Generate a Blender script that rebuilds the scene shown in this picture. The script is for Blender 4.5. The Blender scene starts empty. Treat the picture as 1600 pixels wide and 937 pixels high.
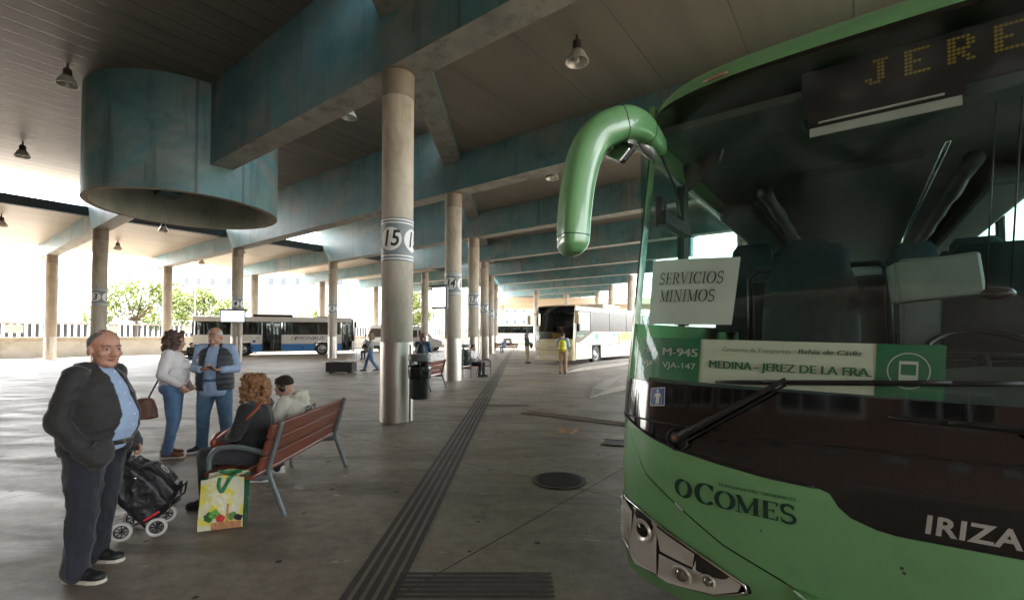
import bpy, bmesh, math, random
from mathutils import Vector, Matrix, Euler, noise as mnoise
random.seed(7)
SC = bpy.context.scene
COL = SC.collection
R = math.radians
# ---------------------------------------------------------------- camera, sky, sun, exposure
cam_d = bpy.data.cameras.new('camera'); cam = bpy.data.objects.new('camera', cam_d); COL.objects.link(cam)
cam.location = (0, 0, 1.65); cam.rotation_euler = (R(91.4), 0, 0)
cam_d.sensor_width = 36; cam_d.lens = 16.2; cam_d.shift_y = 0.02244
cam_d.clip_start = .05; cam_d.clip_end = 4000
SC.camera = cam
W = bpy.data.worlds.new('World'); SC.world = W; W.use_nodes = True
wn = W.node_tree.nodes; wl = W.node_tree.links
sky = wn.new('ShaderNodeTexSky'); sky.sky_type = 'NISHITA'; sky.sun_disc = False
SUN_EL, SUN_AZ = R(50), R(-75)          # azimuth from +Y, clockwise positive
sky.sun_elevation = SUN_EL; sky.sun_rotation = SUN_AZ; sky.dust_density = 2; sky.air_density = 1.2; sky.ozone_density = 1
hs = wn.new('ShaderNodeHueSaturation'); hs.inputs['Saturation'].default_value = .22; wl.new(sky.outputs[0], hs.inputs['Color'])   # thin high cloud takes the blue out
wl.new(hs.outputs[0], wn['Background'].inputs[0]); wn['Background'].inputs[1].default_value = .15
sd = bpy.data.lights.new('sun', 'SUN'); sd.energy = 3.2; sd.angle = R(10); sd.color = (1, .92, .80)
so = bpy.data.objects.new('sun', sd); COL.objects.link(so)
dv = Vector((math.sin(SUN_AZ) * math.cos(SUN_EL), math.cos(SUN_AZ) * math.cos(SUN_EL), math.sin(SUN_EL)))
so.rotation_euler = dv.to_track_quat('Z', 'Y').to_euler(); so.location = (0, 0, 40)
SC.view_settings.view_transform = 'Standard'; SC.view_settings.look = 'None'
SC.view_settings.exposure = 3.6; SC.view_settings.gamma = 1; SC.view_settings.use_curve_mapping = False
SC.cycles.use_denoising = True
SC.cycles.max_bounces = 10; SC.cycles.diffuse_bounces = 6; SC.cycles.glossy_bounces = 5
SC.cycles.transmission_bounces = 8; SC.cycles.transparent_max_bounces = 16
SC.cycles.sample_clamp_indirect = 6; SC.cycles.caustics_reflective = False; SC.cycles.caustics_refractive = False

# ---------------------------------------------------------------- materials
_mats = {}
def mat(name, col, rough=.6, metal=0, var=.12, scale=6, bump=0, bscale=60, spec=.5, coat=0, rvar=.08, stretch=(1, 1, 1), sheen=0, dirt=None, dscale=3, specks=0):
    if name in _mats: return _mats[name]
    m = bpy.data.materials.new(name); m.use_nodes = True; _mats[name] = m
    n = m.node_tree.nodes; l = m.node_tree.links; b = n['Principled BSDF']
    tc = n.new('ShaderNodeTexCoord'); mp = n.new('ShaderNodeMapping'); mp.inputs['Scale'].default_value = stretch
    l.new(tc.outputs['Object'], mp.inputs[0])
    nz = n.new('ShaderNodeTexNoise'); nz.inputs['Scale'].default_value = scale; nz.inputs['Detail'].default_value = 6; nz.inputs['Roughness'].default_value = .6
    l.new(mp.outputs[0], nz.inputs['Vector'])
    rp = n.new('ShaderNodeValToRGB'); rp.color_ramp.elements[0].position = .3; rp.color_ramp.elements[1].position = .7
    rp.color_ramp.elements[0].color = [max(0, c * (1 - var)) for c in col] + [1]
    rp.color_ramp.elements[1].color = [min(1, c * (1 + var)) for c in col] + [1]
    l.new(nz.outputs[0], rp.inputs[0]); out = rp.outputs[0]
    if dirt:
        n2 = n.new('ShaderNodeTexNoise'); n2.inputs['Scale'].default_value = dscale; n2.inputs['Detail'].default_value = 9; n2.inputs['Roughness'].default_value = .7
        l.new(mp.outputs[0], n2.inputs['Vector'])
        r2 = n.new('ShaderNodeValToRGB'); r2.color_ramp.elements[0].position = .5; r2.color_ramp.elements[1].position = .72
        l.new(n2.outputs[0], r2.inputs[0])
        mx = n.new('ShaderNodeMix'); mx.data_type = 'RGBA'; l.new(r2.outputs[0], mx.inputs[0]); l.new(out, mx.inputs[6]); mx.inputs[7].default_value = (*dirt, 1)
        out = mx.outputs[2]
    if specks:                                          # flies and splashed grit
        vo = n.new('ShaderNodeTexVoronoi'); vo.inputs['Scale'].default_value = specks; l.new(tc.outputs['Object'], vo.inputs['Vector']); sc_ = n.new('ShaderNodeSeparateColor'); l.new(vo.outputs['Color'], sc_.inputs[0])
        r0 = n.new('ShaderNodeMapRange'); l.new(sc_.outputs[1], r0.inputs[0]); r0.inputs[1].default_value = .7; r0.inputs[2].default_value = 1; r0.inputs[4].default_value = .1
        lt = n.new('ShaderNodeMath'); lt.operation = 'LESS_THAN'; l.new(vo.outputs['Distance'], lt.inputs[0]); l.new(r0.outputs[0], lt.inputs[1])
        mx = n.new('ShaderNodeMix'); mx.data_type = 'RGBA'; l.new(lt.outputs[0], mx.inputs[0]); l.new(out, mx.inputs[6]); mx.inputs[7].default_value = (.04, .05, .035, 1); out = mx.outputs[2]
    l.new(out, b.inputs['Base Color'])
    mr = n.new('ShaderNodeMapRange'); mr.inputs[3].default_value = max(0, rough - rvar); mr.inputs[4].default_value = min(1, rough + rvar)
    l.new(nz.outputs[0], mr.inputs[0]); l.new(mr.outputs[0], b.inputs['Roughness'])
    b.inputs['Metallic'].default_value = metal; b.inputs['Specular IOR Level'].default_value = spec
    b.inputs['Coat Weight'].default_value = coat; b.inputs['Coat Roughness'].default_value = .05
    if sheen: b.inputs['Sheen Weight'].default_value = sheen
    if bump:
        nb = n.new('ShaderNodeTexNoise'); nb.inputs['Scale'].default_value = bscale; nb.inputs['Detail'].default_value = 5
        l.new(mp.outputs[0], nb.inputs['Vector'])
        bp = n.new('ShaderNodeBump'); bp.inputs['Strength'].default_value = bump; bp.inputs['Distance'].default_value = .01
        l.new(nb.outputs[0], bp.inputs['Height']); l.new(bp.outputs[0], b.inputs['Normal'])
    return m
def emat(name, col, s):
    if name in _mats: return _mats[name]
    m = mat(name, col); b = m.node_tree.nodes['Principled BSDF']
    b.inputs['Emission Color'].default_value = (*col, 1); b.inputs['Emission Strength'].default_value = s
    return m
def glass(name, tint=(.8, .9, .85), refl=1.0, rough=.0, dust=0):
    """thin sheet of tinted glass: passes light straight on and mirrors by Fresnel"""
    if name in _mats: return _mats[name]
    m = bpy.data.materials.new(name); m.use_nodes = True; _mats[name] = m
    n = m.node_tree.nodes; l = m.node_tree.links; n.remove(n['Principled BSDF'])
    t = n.new('ShaderNodeBsdfTransparent'); t.inputs[0].default_value = (*tint, 1)
    g = n.new('ShaderNodeBsdfGlossy'); g.inputs['Roughness'].default_value = rough
    f = n.new('ShaderNodeFresnel'); f.inputs[0].default_value = 1.5
    ge = n.new('ShaderNodeNewGeometry'); io = n.new('ShaderNodeMapRange'); io.inputs[3].default_value = 1.5; io.inputs[4].default_value = 1 / 1.5
    l.new(ge.outputs['Backfacing'], io.inputs[0]); l.new(io.outputs[0], f.inputs[0])      # a thin sheet mirrors alike from both faces
    mu = n.new('ShaderNodeMath'); mu.operation = 'MULTIPLY'; mu.inputs[1].default_value = refl; l.new(f.outputs[0], mu.inputs[0]); mu.use_clamp = True
    mx = n.new('ShaderNodeMixShader'); l.new(mu.outputs[0], mx.inputs[0]); l.new(t.outputs[0], mx.inputs[1]); l.new(g.outputs[0], mx.inputs[2])
    out = mx.outputs[0]
    if dust:                                            # dried specks and wiper haze on the outside of the pane
        tc = n.new('ShaderNodeTexCoord'); vo = n.new('ShaderNodeTexVoronoi'); vo.inputs['Scale'].default_value = 26; l.new(tc.outputs['Object'], vo.inputs['Vector'])
        sc_ = n.new('ShaderNodeSeparateColor'); l.new(vo.outputs['Color'], sc_.inputs[0]); r0 = n.new('ShaderNodeMapRange'); l.new(sc_.outputs[0], r0.inputs[0]); r0.inputs[1].default_value = .72; r0.inputs[2].default_value = 1; r0.inputs[4].default_value = .085
        lt = n.new('ShaderNodeMath'); lt.operation = 'LESS_THAN'; l.new(vo.outputs['Distance'], lt.inputs[0]); l.new(r0.outputs[0], lt.inputs[1])
        nz = n.new('ShaderNodeTexNoise'); nz.inputs['Scale'].default_value = 2.2; nz.inputs['Detail'].default_value = 8; nz.inputs['Distortion'].default_value = 1.5; l.new(tc.outputs['Object'], nz.inputs['Vector'])
        hz = n.new('ShaderNodeMapRange'); l.new(nz.outputs[0], hz.inputs[0]); hz.inputs[1].default_value = .45; hz.inputs[2].default_value = .8; hz.inputs[4].default_value = dust
        ad = n.new('ShaderNodeMath'); ad.operation = 'MULTIPLY_ADD'; ad.use_clamp = True; l.new(lt.outputs[0], ad.inputs[0]); ad.inputs[1].default_value = .4; l.new(hz.outputs[0], ad.inputs[2])
        df = n.new('ShaderNodeBsdfDiffuse'); df.inputs[0].default_value = (.5, .52, .48, 1); m2 = n.new('ShaderNodeMixShader'); l.new(ad.outputs[0], m2.inputs[0]); l.new(out, m2.inputs[1]); l.new(df.outputs[0], m2.inputs[2]); out = m2.outputs[0]
    l.new(out, n['Material Output'].inputs[0])
    return m

# ---------------------------------------------------------------- mesh helpers
class MB:
    HSC = 1.0                                           # head scale while a head is being made
    def __init__(s): s.v = []; s.f = []; s.mi = []; s.cur = 0
    def add(s, vs, fs):
        o = len(s.v); s.v += [tuple(v) for v in vs]; s.f += [[i + o for i in f] for f in fs]; s.mi += [s.cur] * len(fs); return s
    def box(s, c, d, rot=None):
        x, y, z = d[0] / 2, d[1] / 2, d[2] / 2
        vs = [Vector(p) for p in ((-x, -y, -z), (x, -y, -z), (x, y, -z), (-x, y, -z), (-x, -y, z), (x, -y, z), (x, y, z), (-x, y, z))]
        if rot:
            m = Euler(rot).to_matrix(); vs = [m @ v for v in vs]
        c = Vector(c)
        return s.add([v + c for v in vs], [(0, 3, 2, 1), (4, 5, 6, 7), (0, 1, 5, 4), (1, 2, 6, 5), (2, 3, 7, 6), (3, 0, 4, 7)])
    def bx(s, x0, x1, y0, y1, z0, z1): return s.box(((x0 + x1) / 2, (y0 + y1) / 2, (z0 + z1) / 2), (abs(x1 - x0), abs(y1 - y0), abs(z1 - z0)))
    def rings(s, rings, cap=True, close=True):
        n = len(rings[0]); vs = [p for r in rings for p in r]; fs = []
        for i in range(len(rings) - 1):
            for j in range(n if close else n - 1):
                a, b = i * n + j, i * n + (j + 1) % n
                fs.append((a, b, b + n, a + n))
        if cap: fs.append(tuple(range(n - 1, -1, -1))); fs.append(tuple(range((len(rings) - 1) * n, len(rings) * n)))
        return s.add(vs, fs)
    def cyl(s, p0, p1, r0, r1=None, n=16, cap=True):
        r1 = r0 if r1 is None else r1
        return s.tube([p0, p1], [r0, r1], n, cap)
    def tube(s, pts, r, n=10, cap=True, ry=None, sq=1):
        pts = [Vector(p) for p in pts]; k = len(pts)
        rr = r if isinstance(r, (list, tuple)) else [r] * k
        rings = []; prev = None
        for i in range(k):
            t = (pts[min(i + 1, k - 1)] - pts[max(i - 1, 0)]).normalized()
            if prev is None:
                ref = Vector((0, 0, 1)) if abs(t.z) < .9 else Vector((1, 0, 0))
                a = t.cross(ref).normalized()
            else: a = (prev - t * prev.dot(t)).normalized()
            prev = a; b = t.cross(a)
            cs = [(math.cos(2 * math.pi * (j + .5 * (sq != 1)) / n), math.sin(2 * math.pi * (j + .5 * (sq != 1)) / n)) for j in range(n)]
            if sq != 1: cs = [(math.copysign(abs(c) ** sq, c), math.copysign(abs(q) ** sq, q)) for c, q in cs]
            rings.append([pts[i] + a * (rr[i] * c) + b * ((ry[i] if ry else rr[i]) * q) for c, q in cs])
        return s.rings(rings, cap)
    def lathe(s, prof, c=(0, 0, 0), n=32, cap=False):
        c = Vector(c)
        return s.rings([[c + Vector((r * math.cos(2 * math.pi * j / n), r * math.sin(2 * math.pi * j / n), z)) for j in range(n)] for r, z in prof], cap)
    def ell(s, c, r, rot=None, n=16, m=10):
        mt = Euler(rot).to_matrix() if rot else Matrix.Identity(3); c = Vector(c); rings = []; r = [q * MB.HSC for q in r]
        for i in range(1, m):
            a = math.pi * i / m - math.pi / 2
            rings.append([c + mt @ Vector((r[0] * math.cos(a) * math.cos(2 * math.pi * j / n), r[1] * math.cos(a) * math.sin(2 * math.pi * j / n), r[2] * math.sin(a))) for j in range(n)])
        return s.rings(rings, True)
    def cap(s, p0, p1, r0, r1, n=12):
        """round-ended tapering limb"""
        p0, p1 = Vector(p0), Vector(p1); t = (p1 - p0).normalized()
        pts, rs = [], []
        for a in (-80, -50, -20): pts.append(p0 + t * (r0 * math.sin(R(a)))); rs.append(r0 * math.cos(R(a)))
        pts.append(p0.copy()); rs.append(r0); pts.append(p1.copy()); rs.append(r1)
        for a in (20, 50, 80): pts.append(p1 + t * (r1 * math.sin(R(a)))); rs.append(r1 * math.cos(R(a)))
        return s.tube(pts, rs, n)
    def prism(s, poly, fn, d):
        """poly of 2D points put through fn(a, b, depth)->3D, thick from 0 to d"""
        n = len(poly)
        return s.add([fn(a, b, 0) for a, b in poly] + [fn(a, b, d) for a, b in poly],
                     [tuple(range(n)), tuple(range(2 * n - 1, n - 1, -1))] + [(i, i + n, (i + 1) % n + n, (i + 1) % n) for i in range(n)])
    def grid(s, fn, nu, nv, thick=None):
        vs = [fn(i / nu, j / nv) for j in range(nv + 1) for i in range(nu + 1)]
        return s.add(vs, [(j * (nu + 1) + i, j * (nu + 1) + i + 1, (j + 1) * (nu + 1) + i + 1, (j + 1) * (nu + 1) + i) for j in range(nv) for i in range(nu)])
    def build(s, name, m, parent=None, smooth=False, bevel=0, loc=None, rz=None, fix=True):
        me = bpy.data.meshes.new(name); me.from_pydata(s.v, [], s.f)
        for q in (m if isinstance(m, (list, tuple)) else [m]): me.materials.append(q)
        if any(s.mi): me.polygons.foreach_set('material_index', s.mi)
        if fix:
            bm = bmesh.new(); bm.from_mesh(me); bmesh.ops.recalc_face_normals(bm, faces=bm.faces); bm.to_mesh(me); bm.free()
        if smooth:
            me.polygons.foreach_set('use_smooth', [True] * len(me.polygons))
            if smooth is not True: me.set_sharp_from_angle(angle=R(smooth))
        o = bpy.data.objects.new(name, me); COL.objects.link(o)
        if parent: o.parent = parent
        if loc is not None: o.location = loc
        if rz is not None: o.rotation_euler.z = rz
        if bevel:
            b = o.modifiers.new('bevel', 'BEVEL'); b.width = bevel; b.segments = 2; b.limit_method = 'ANGLE'; b.angle_limit = R(35)
        return o
def tag(o, label=None, cat=None, group=None, kind=None):
    if label: o['label'] = label
    if cat: o['category'] = cat
    if group: o['group'] = group
    if kind: o['kind'] = kind
    return o
def thing(name, label, cat, loc=(0, 0, 0), rz=0, group=None):
    o = bpy.data.objects.new(name, None); COL.objects.link(o); o.location = loc; o.rotation_euler.z = rz; o.empty_display_size = .1
    return tag(o, label, cat, group)
def copy_tree(o, parent=None):
    c = o.copy(); COL.objects.link(c)
    if parent: c.parent = parent
    for ch in list(o.children): copy_tree(ch, c)
    return c
def smoothstep(a, b, x):
    t = max(0, min(1, (x - a) / (b - a))); return t * t * (3 - 2 * t)
def spline(pts, n=8):
    """Catmull-Rom through points of any dimension"""
    P = [Vector(p) for p in pts]; out = []
    for i in range(len(P) - 1):
        p0 = P[max(i - 1, 0)]; p1 = P[i]; p2 = P[i + 1]; p3 = P[min(i + 2, len(P) - 1)]
        for k in range(n):
            t = k / n
            out.append(.5 * ((2 * p1) + (p2 - p0) * t + (2 * p0 - 5 * p1 + 4 * p2 - p3) * t * t + (3 * p1 - p0 - 3 * p2 + p3) * t ** 3))
    out.append(P[-1]); return out
_txt = {}
def text_geo(s, size=1, shear=0, align='CENTER', bold=0, space=1, fine=0):
    """lettering as flat mesh (verts, faces) from the built-in font"""
    cu = bpy.data.curves.new('t', 'FONT'); cu.body = s; cu.size = size; cu.align_x = align; cu.align_y = 'CENTER'; cu.shear = shear; cu.offset = bold; cu.space_character = space; cu.resolution_u = 3
    ob = bpy.data.objects.new('t', cu); COL.objects.link(ob)
    dg = bpy.context.evaluated_depsgraph_get(); me = bpy.data.meshes.new_from_object(ob.evaluated_get(dg))
    vs = [v.co.copy() for v in me.vertices]; fs = [tuple(p.vertices) for p in me.polygons]
    if fine:                                            # cut long edges so the glyphs can follow a curved surface
        bm = bmesh.new(); bm.from_mesh(me); bmesh.ops.triangulate(bm, faces=bm.faces)
        for _ in range(5):
            ed = [e for e in bm.edges if e.calc_length() > fine]
            if not ed: break
            bmesh.ops.subdivide_edges(bm, edges=ed, cuts=1); bmesh.ops.triangulate(bm, faces=bm.faces)
        bm.verts.ensure_lookup_table(); vs = [v.co.copy() for v in bm.verts]; fs = [tuple(v.index for v in f.verts) for f in bm.faces]; bm.free()
    bpy.data.objects.remove(ob); bpy.data.curves.remove(cu); bpy.data.meshes.remove(me)
    return vs, fs
# frame of the station: local x runs across the bays (to the right and nearer), local y along the parked buses
TH = R(-37)
UX = Vector((math.cos(TH), math.sin(TH), 0)); UY = Vector((-math.sin(TH), math.cos(TH), 0))
def st(x, y, z=0): return UX * x + UY * y + Vector((0, 0, z))
TREES = [(-49, 60, 9.0, 11, 'tree in the gap between columns 3 and the next, left part of the green clump'), (-41.5, 62, 8.6, 10, 'yellow green tree just left of column 4 beyond the wall'), (-16.5, 75, 9.5, 8, 'green tree seen between columns 15 and 14 above the white van'),
         (-28.5, 66, 5.2, 5, 'low tree peeping over the front of the blue and white bus')]
LAMP_LIST = [(-12.38, 12.66, 8.37, 'dark ceiling lamp just left of the teal drum'), (-19.13, 17.84, 8.37, 'ceiling lamp over the strip of sky at the far left'),
 (-5.22, 14.59, 8.37, 'pale ceiling lamp between beam and column 15, left of the column'), (1.37, 9.56, 7.16, 'biggest ceiling lamp with clear reflector, over the green mirror'),
 (1.48, 16.81, 7.16, 'ceiling lamp beside the top of the green mirror arm'), (1.64, 24.46, 7.16, 'small pale ceiling lamp directly left of the hanging green mirror'),
 (-18.23, 23.96, 6.82, 'ceiling lamp in the soffit under the drum, between columns 3 and 4'), (-25.08, 29.19, 6.82, 'ceiling lamp in the soffit right of column 3'),
 (-23.8, 35.22, 6.82, 'ceiling lamp near the outer soffit edge left of column 4'), (-18.02, 30.62, 6.82, 'ceiling lamp just right of column 4'),
 (-25.4, 22.79, 6.82, 'half cut ceiling lamp at the left picture edge'), (8.94, 18.8, 7.16, 'ceiling lamp seen through the coach windows'), (1.8, 32.1, 7.16, 'far ceiling lamp over the cream coach')]
# ================================================================ SETTING
def floor_mat():
    m = bpy.data.materials.new('concrete_floor'); m.use_nodes = True
    n = m.node_tree.nodes; l = m.node_tree.links; b = n['Principled BSDF']
    tc = n.new('ShaderNodeTexCoord')
    def noise(scale, det=8, rough=.6, stretch=(1, 1, 1), dist=0, rot=0):
        mp = n.new('ShaderNodeMapping'); mp.inputs['Scale'].default_value = stretch; mp.inputs['Rotation'].default_value = (0, 0, rot); l.new(tc.outputs['Object'], mp.inputs[0])
        t = n.new('ShaderNodeTexNoise'); t.inputs['Scale'].default_value = scale; t.inputs['Detail'].default_value = det; t.inputs['Roughness'].default_value = rough; t.inputs['Distortion'].default_value = dist
        l.new(mp.outputs[0], t.inputs['Vector']); return t.outputs[0]
    def ramp(src, p0, p1, c0=(0, 0, 0, 1), c1=(1, 1, 1, 1)):
        r = n.new('ShaderNodeValToRGB'); r.color_ramp.elements[0].position = p0; r.color_ramp.elements[1].position = p1
        r.color_ramp.elements[0].color = c0; r.color_ramp.elements[1].color = c1; l.new(src, r.inputs[0]); return r.outputs[0]
    def mix(f, a, c, mode='MIX'):
        x = n.new('ShaderNodeMix'); x.data_type = 'RGBA'; x.blend_type = mode
        if isinstance(f, float): x.inputs[0].default_value = f
        else: l.new(f, x.inputs[0])
        l.new(a, x.inputs[6])
        if isinstance(c, tuple): x.inputs[7].default_value = c
        else: l.new(c, x.inputs[7])
        return x.outputs[2]
    base = ramp(noise(.55, 9, .68, dist=.6), .38, .63, (.165, .134, .10, 1), (.33, .278, .213, 1))
    base = mix(.5, base, ramp(noise(7, 9, .78), .36, .64, (.13, .107, .081, 1), (.35, .30, .235, 1)))
    # long worn sweeps left by turning wheels, and pale scuffs
    sw = ramp(noise(.9, 7, .6, (.35, 1.3, 1), 1.4, .9), .50, .70); base = mix(sw, base, (.125, .102, .078, 1))
    sc = ramp(noise(1.7, 10, .74, (.5, 1.4, 1), 2.2, -.6), .62, .69); base = mix(sc, base, (.55, .50, .42, 1))
    # damp dark blotches
    bl = ramp(noise(1.6, 8, .65, dist=.4), .60, .74); base = mix(bl, base, (.09, .073, .057, 1))
    # trodden chewing gum
    v = n.new('ShaderNodeTexVoronoi'); v.inputs['Scale'].default_value = 4.2; v.inputs['Randomness'].default_value = 1; mpv = n.new('ShaderNodeMapping'); mpv.inputs['Scale'].default_value = (1, 1, 0)
    l.new(tc.outputs['Object'], mpv.inputs[0]); l.new(mpv.outputs[0], v.inputs['Vector'])
    sepc = n.new('ShaderNodeSeparateColor'); l.new(v.outputs['Color'], sepc.inputs[0])
    th = n.new('ShaderNodeMapRange'); l.new(sepc.outputs[0], th.inputs[0]); th.inputs[1].default_value = .15; th.inputs[2].default_value = 1; th.inputs[3].default_value = 0; th.inputs[4].default_value = .125
    nd = n.new('ShaderNodeMath'); nd.operation = 'ADD'; l.new(v.outputs['Distance'], nd.inputs[0])
    nn = n.new('ShaderNodeMath'); nn.operation = 'MULTIPLY_ADD'; l.new(noise(22, 2), nn.inputs[0]); nn.inputs[1].default_value = .09; nn.inputs[2].default_value = -.045; l.new(nn.outputs[0], nd.inputs[1])
    lt = n.new('ShaderNodeMath'); lt.operation = 'LESS_THAN'; l.new(nd.outputs[0], lt.inputs[0]); l.new(th.outputs[0], lt.inputs[1])
    base = mix(lt.outputs[0], base, (.035, .031, .028, 1))
    v2 = n.new('ShaderNodeTexVoronoi'); v2.inputs['Scale'].default_value = .55; l.new(mpv.outputs[0], v2.inputs['Vector'])      # oil drips
    s2 = n.new('ShaderNodeSeparateColor'); l.new(v2.outputs['Color'], s2.inputs[0]); t2 = n.new('ShaderNodeMapRange'); l.new(s2.outputs[0], t2.inputs[0]); t2.inputs[1].default_value = .3; t2.inputs[2].default_value = 1; t2.inputs[4].default_value = .22
    n2 = n.new('ShaderNodeMath'); n2.operation = 'MULTIPLY_ADD'; l.new(noise(5, 6, .7), n2.inputs[0]); n2.inputs[1].default_value = .7; l.new(v2.outputs['Distance'], n2.inputs[2])
    d2 = n.new('ShaderNodeMapRange'); sb = n.new('ShaderNodeMath'); sb.operation = 'SUBTRACT'; l.new(t2.outputs[0], sb.inputs[0]); l.new(n2.outputs[0], sb.inputs[1]); l.new(sb.outputs[0], d2.inputs[0]); d2.inputs[1].default_value = -.34; d2.inputs[2].default_value = -.22; d2.inputs[4].default_value = .7
    base = mix(d2.outputs[0], base, (.06, .05, .04, 1))
    # sawn joints along and across the bays
    sep = n.new('ShaderNodeSeparateXYZ'); mpj = n.new('ShaderNodeMapping'); mpj.inputs['Rotation'].default_value = (0, 0, R(37)); l.new(tc.outputs['Object'], mpj.inputs[0]); l.new(mpj.outputs[0], sep.inputs[0])
    def joint(ax, period, off):
        a = n.new('ShaderNodeMath'); a.operation = 'ADD'; a.inputs[1].default_value = off; l.new(sep.outputs[ax], a.inputs[0])
        p = n.new('ShaderNodeMath'); p.operation = 'PINGPONG'; p.inputs[1].default_value = period / 2; l.new(a.outputs[0], p.inputs[0])
        q = n.new('ShaderNodeMath'); q.operation = 'LESS_THAN'; q.inputs[1].default_value = .007; l.new(p.outputs[0], q.inputs[0]); return q.outputs[0]
    mxj = n.new('ShaderNodeMath'); mxj.operation = 'MAXIMUM'; l.new(joint(0, 4.55, 2.35), mxj.inputs[0]); l.new(joint(1, 6.2, -4.4), mxj.inputs[1])
    base = mix(mxj.outputs[0], base, (.04, .035, .03, 1))
    l.new(base, b.inputs['Base Color'])
    rr = n.new('ShaderNodeMapRange'); l.new(noise(1.4, 8, .7, (.5, 1.4, 1), 1), rr.inputs[0]); rr.inputs[1].default_value = .3; rr.inputs[2].default_value = .7; rr.inputs[3].default_value = .36; rr.inputs[4].default_value = .7
    l.new(rr.outputs[0], b.inputs['Roughness']); b.inputs['Specular IOR Level'].default_value = .3
    bp = n.new('ShaderNodeBump'); bp.inputs['Strength'].default_value = .12; bp.inputs['Distance'].default_value = .004; l.new(noise(30, 6), bp.inputs['Height']); l.new(bp.outputs[0], b.inputs['Normal'])
    return m
f = MB(); f.grid(lambda a, c: Vector(((a - .5) * 400, (c - .3) * 400, 0)), 4, 4)
tag(f.build('floor', floor_mat()), kind='structure')
# yard beyond the canopy: pale asphalt up to the boundary wall
mt_yard = mat('yard_asphalt', (.32, .30, .27), .8, scale=.8, var=.25)
y = MB(); y.add([st(-46, -30, .004), st(-44.5, -30, .004), st(-44.5, 75, .004), st(-46, 75, .004)], [(0, 1, 2, 3)])
tag(y.build('pavement', mt_yard), kind='structure')
g = MB(); g.grid(lambda a, c: Vector(((a - .5) * 3000, (c - .3) * 3000, -.35)), 2, 2)
tag(g.build('ground', mat('far_earth', (.28, .26, .2), .9, scale=.05)), kind='structure')

mt_strip = mat('rubber_strip', (.028, .025, .022), .55, var=.4, scale=3, dirt=(.065, .056, .046), dscale=4)
def flat(mb, pts, z=.004): return mb.add([(x, yy, z) for x, yy in pts], [tuple(range(len(pts)))])
DIR = Vector((math.sin(R(1.1)), math.cos(R(1.1))))
s = MB()
for i in range(5):                                     # five ribbed lines that guide along the quay
    for j in range(60):
        y0, y1 = 1.4 + j * .8, 1.4 + (j + 1) * .8
        x0 = -1.13 + i * .076; o = DIR.x / DIR.y
        flat(s, [(x0 + o * y0, y0), (x0 + .046 + o * y0, y0), (x0 + .046 + o * y1, y1), (x0 + o * y1, y1)])
tag(s.build('tactile_strip', mt_strip), kind='structure')
s = MB()
for k in range(5):
    for i in range(6):
        y0 = 2.915 + 7.65 * k + i * .056
        flat(s, [(-.77 + .09 * (k > 0), y0), (.27 + .12 * (k > 0), y0), (.27 + .12 * (k > 0), y0 + .033), (-.77 + .09 * (k > 0), y0 + .033)], .008)
tag(s.build('tactile_crossing', mt_strip), kind='structure')

# bay number painted on the floor
vs, fs = text_geo('15', .42, bold=.012)
m_or = mat('worn_orange_paint', (.55, .25, .03), .7, var=.25, scale=14, dirt=(.26, .19, .11), dscale=12)
def paint(name, vs, fs, loc, rz, sx=1, sy=1, m=m_or):
    b = MB(); b.add([(v.x * sx, v.y * sy, 0) for v in vs], fs); o = b.build(name, m, loc=loc, rz=rz); return tag(o, kind='structure')
paint('floor_marking', vs, fs, (.97, 7.93, .004), R(180 - 22), 1.0, 1.35)
paint('floor_marking', *text_geo('14', .42, bold=.012), (1.0, 15.6, .004), R(180 - 22), 1.0, 1.35)
c = MB()                                                # chalk loops scrawled on the concrete
for cx, cy, r, a0, a1 in ((-4.95, 3.62, .22, -40, 110), (-5.35, 3.55, .30, -50, 60)):
    P = [(cx + r * math.cos(R(a)) * (1 + .05 * math.sin(a)), cy + r * math.sin(R(a)) * .9, .004) for a in range(a0, a1, 8)]
    Q = [(cx + (r + .012 + .008 * math.sin(a * .3)) * math.cos(R(a)), cy + (r + .012) * math.sin(R(a)) * .9, .004) for a in range(a0, a1, 8)]
    c.add(P + Q, [(i, i + 1, i + 1 + len(P), i + len(P)) for i in range(len(P) - 1)])
tag(c.build('chalk_marking', mat('chalk', (.55, .53, .5), .9, var=.3, scale=20), fix=False), kind='structure')

# raised kerb islands between the bays (tapering nose)
mt_kerb = mat('kerb_stone', (.34, .30, .245), .75, var=.2, scale=5)
for k in range(1, 6):
    x1, y0 = -5.6 - 4.5 * (k - 1), 10.7 + 6.4 * (k - 1); L = 12.5
    P = [(x1, y0)] + [(x1, y0 + q) for q in (.5, 1, 1.5, 2, 4, 8, L)] + [(x1 - 1.6, y0 + L), (x1 - 1.6, y0 + 6), (x1 - 1.1, y0 + 3.2), (x1 - .5, y0 + 1.2)]
    b = MB(); nn = len(P)
    top = [st(px, py, .005 + .135 * smoothstep(0, 1.4, py - y0)) for px, py in P]; bot = [st(px, py, -.1) for px, py in P]
    b.add(top + bot, [tuple(range(nn))] + [(i, (i + 1) % nn, (i + 1) % nn + nn, i + nn) for i in range(nn)])
    tag(b.build('kerb_island', mt_kerb, bevel=.015), kind='structure')

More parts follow.
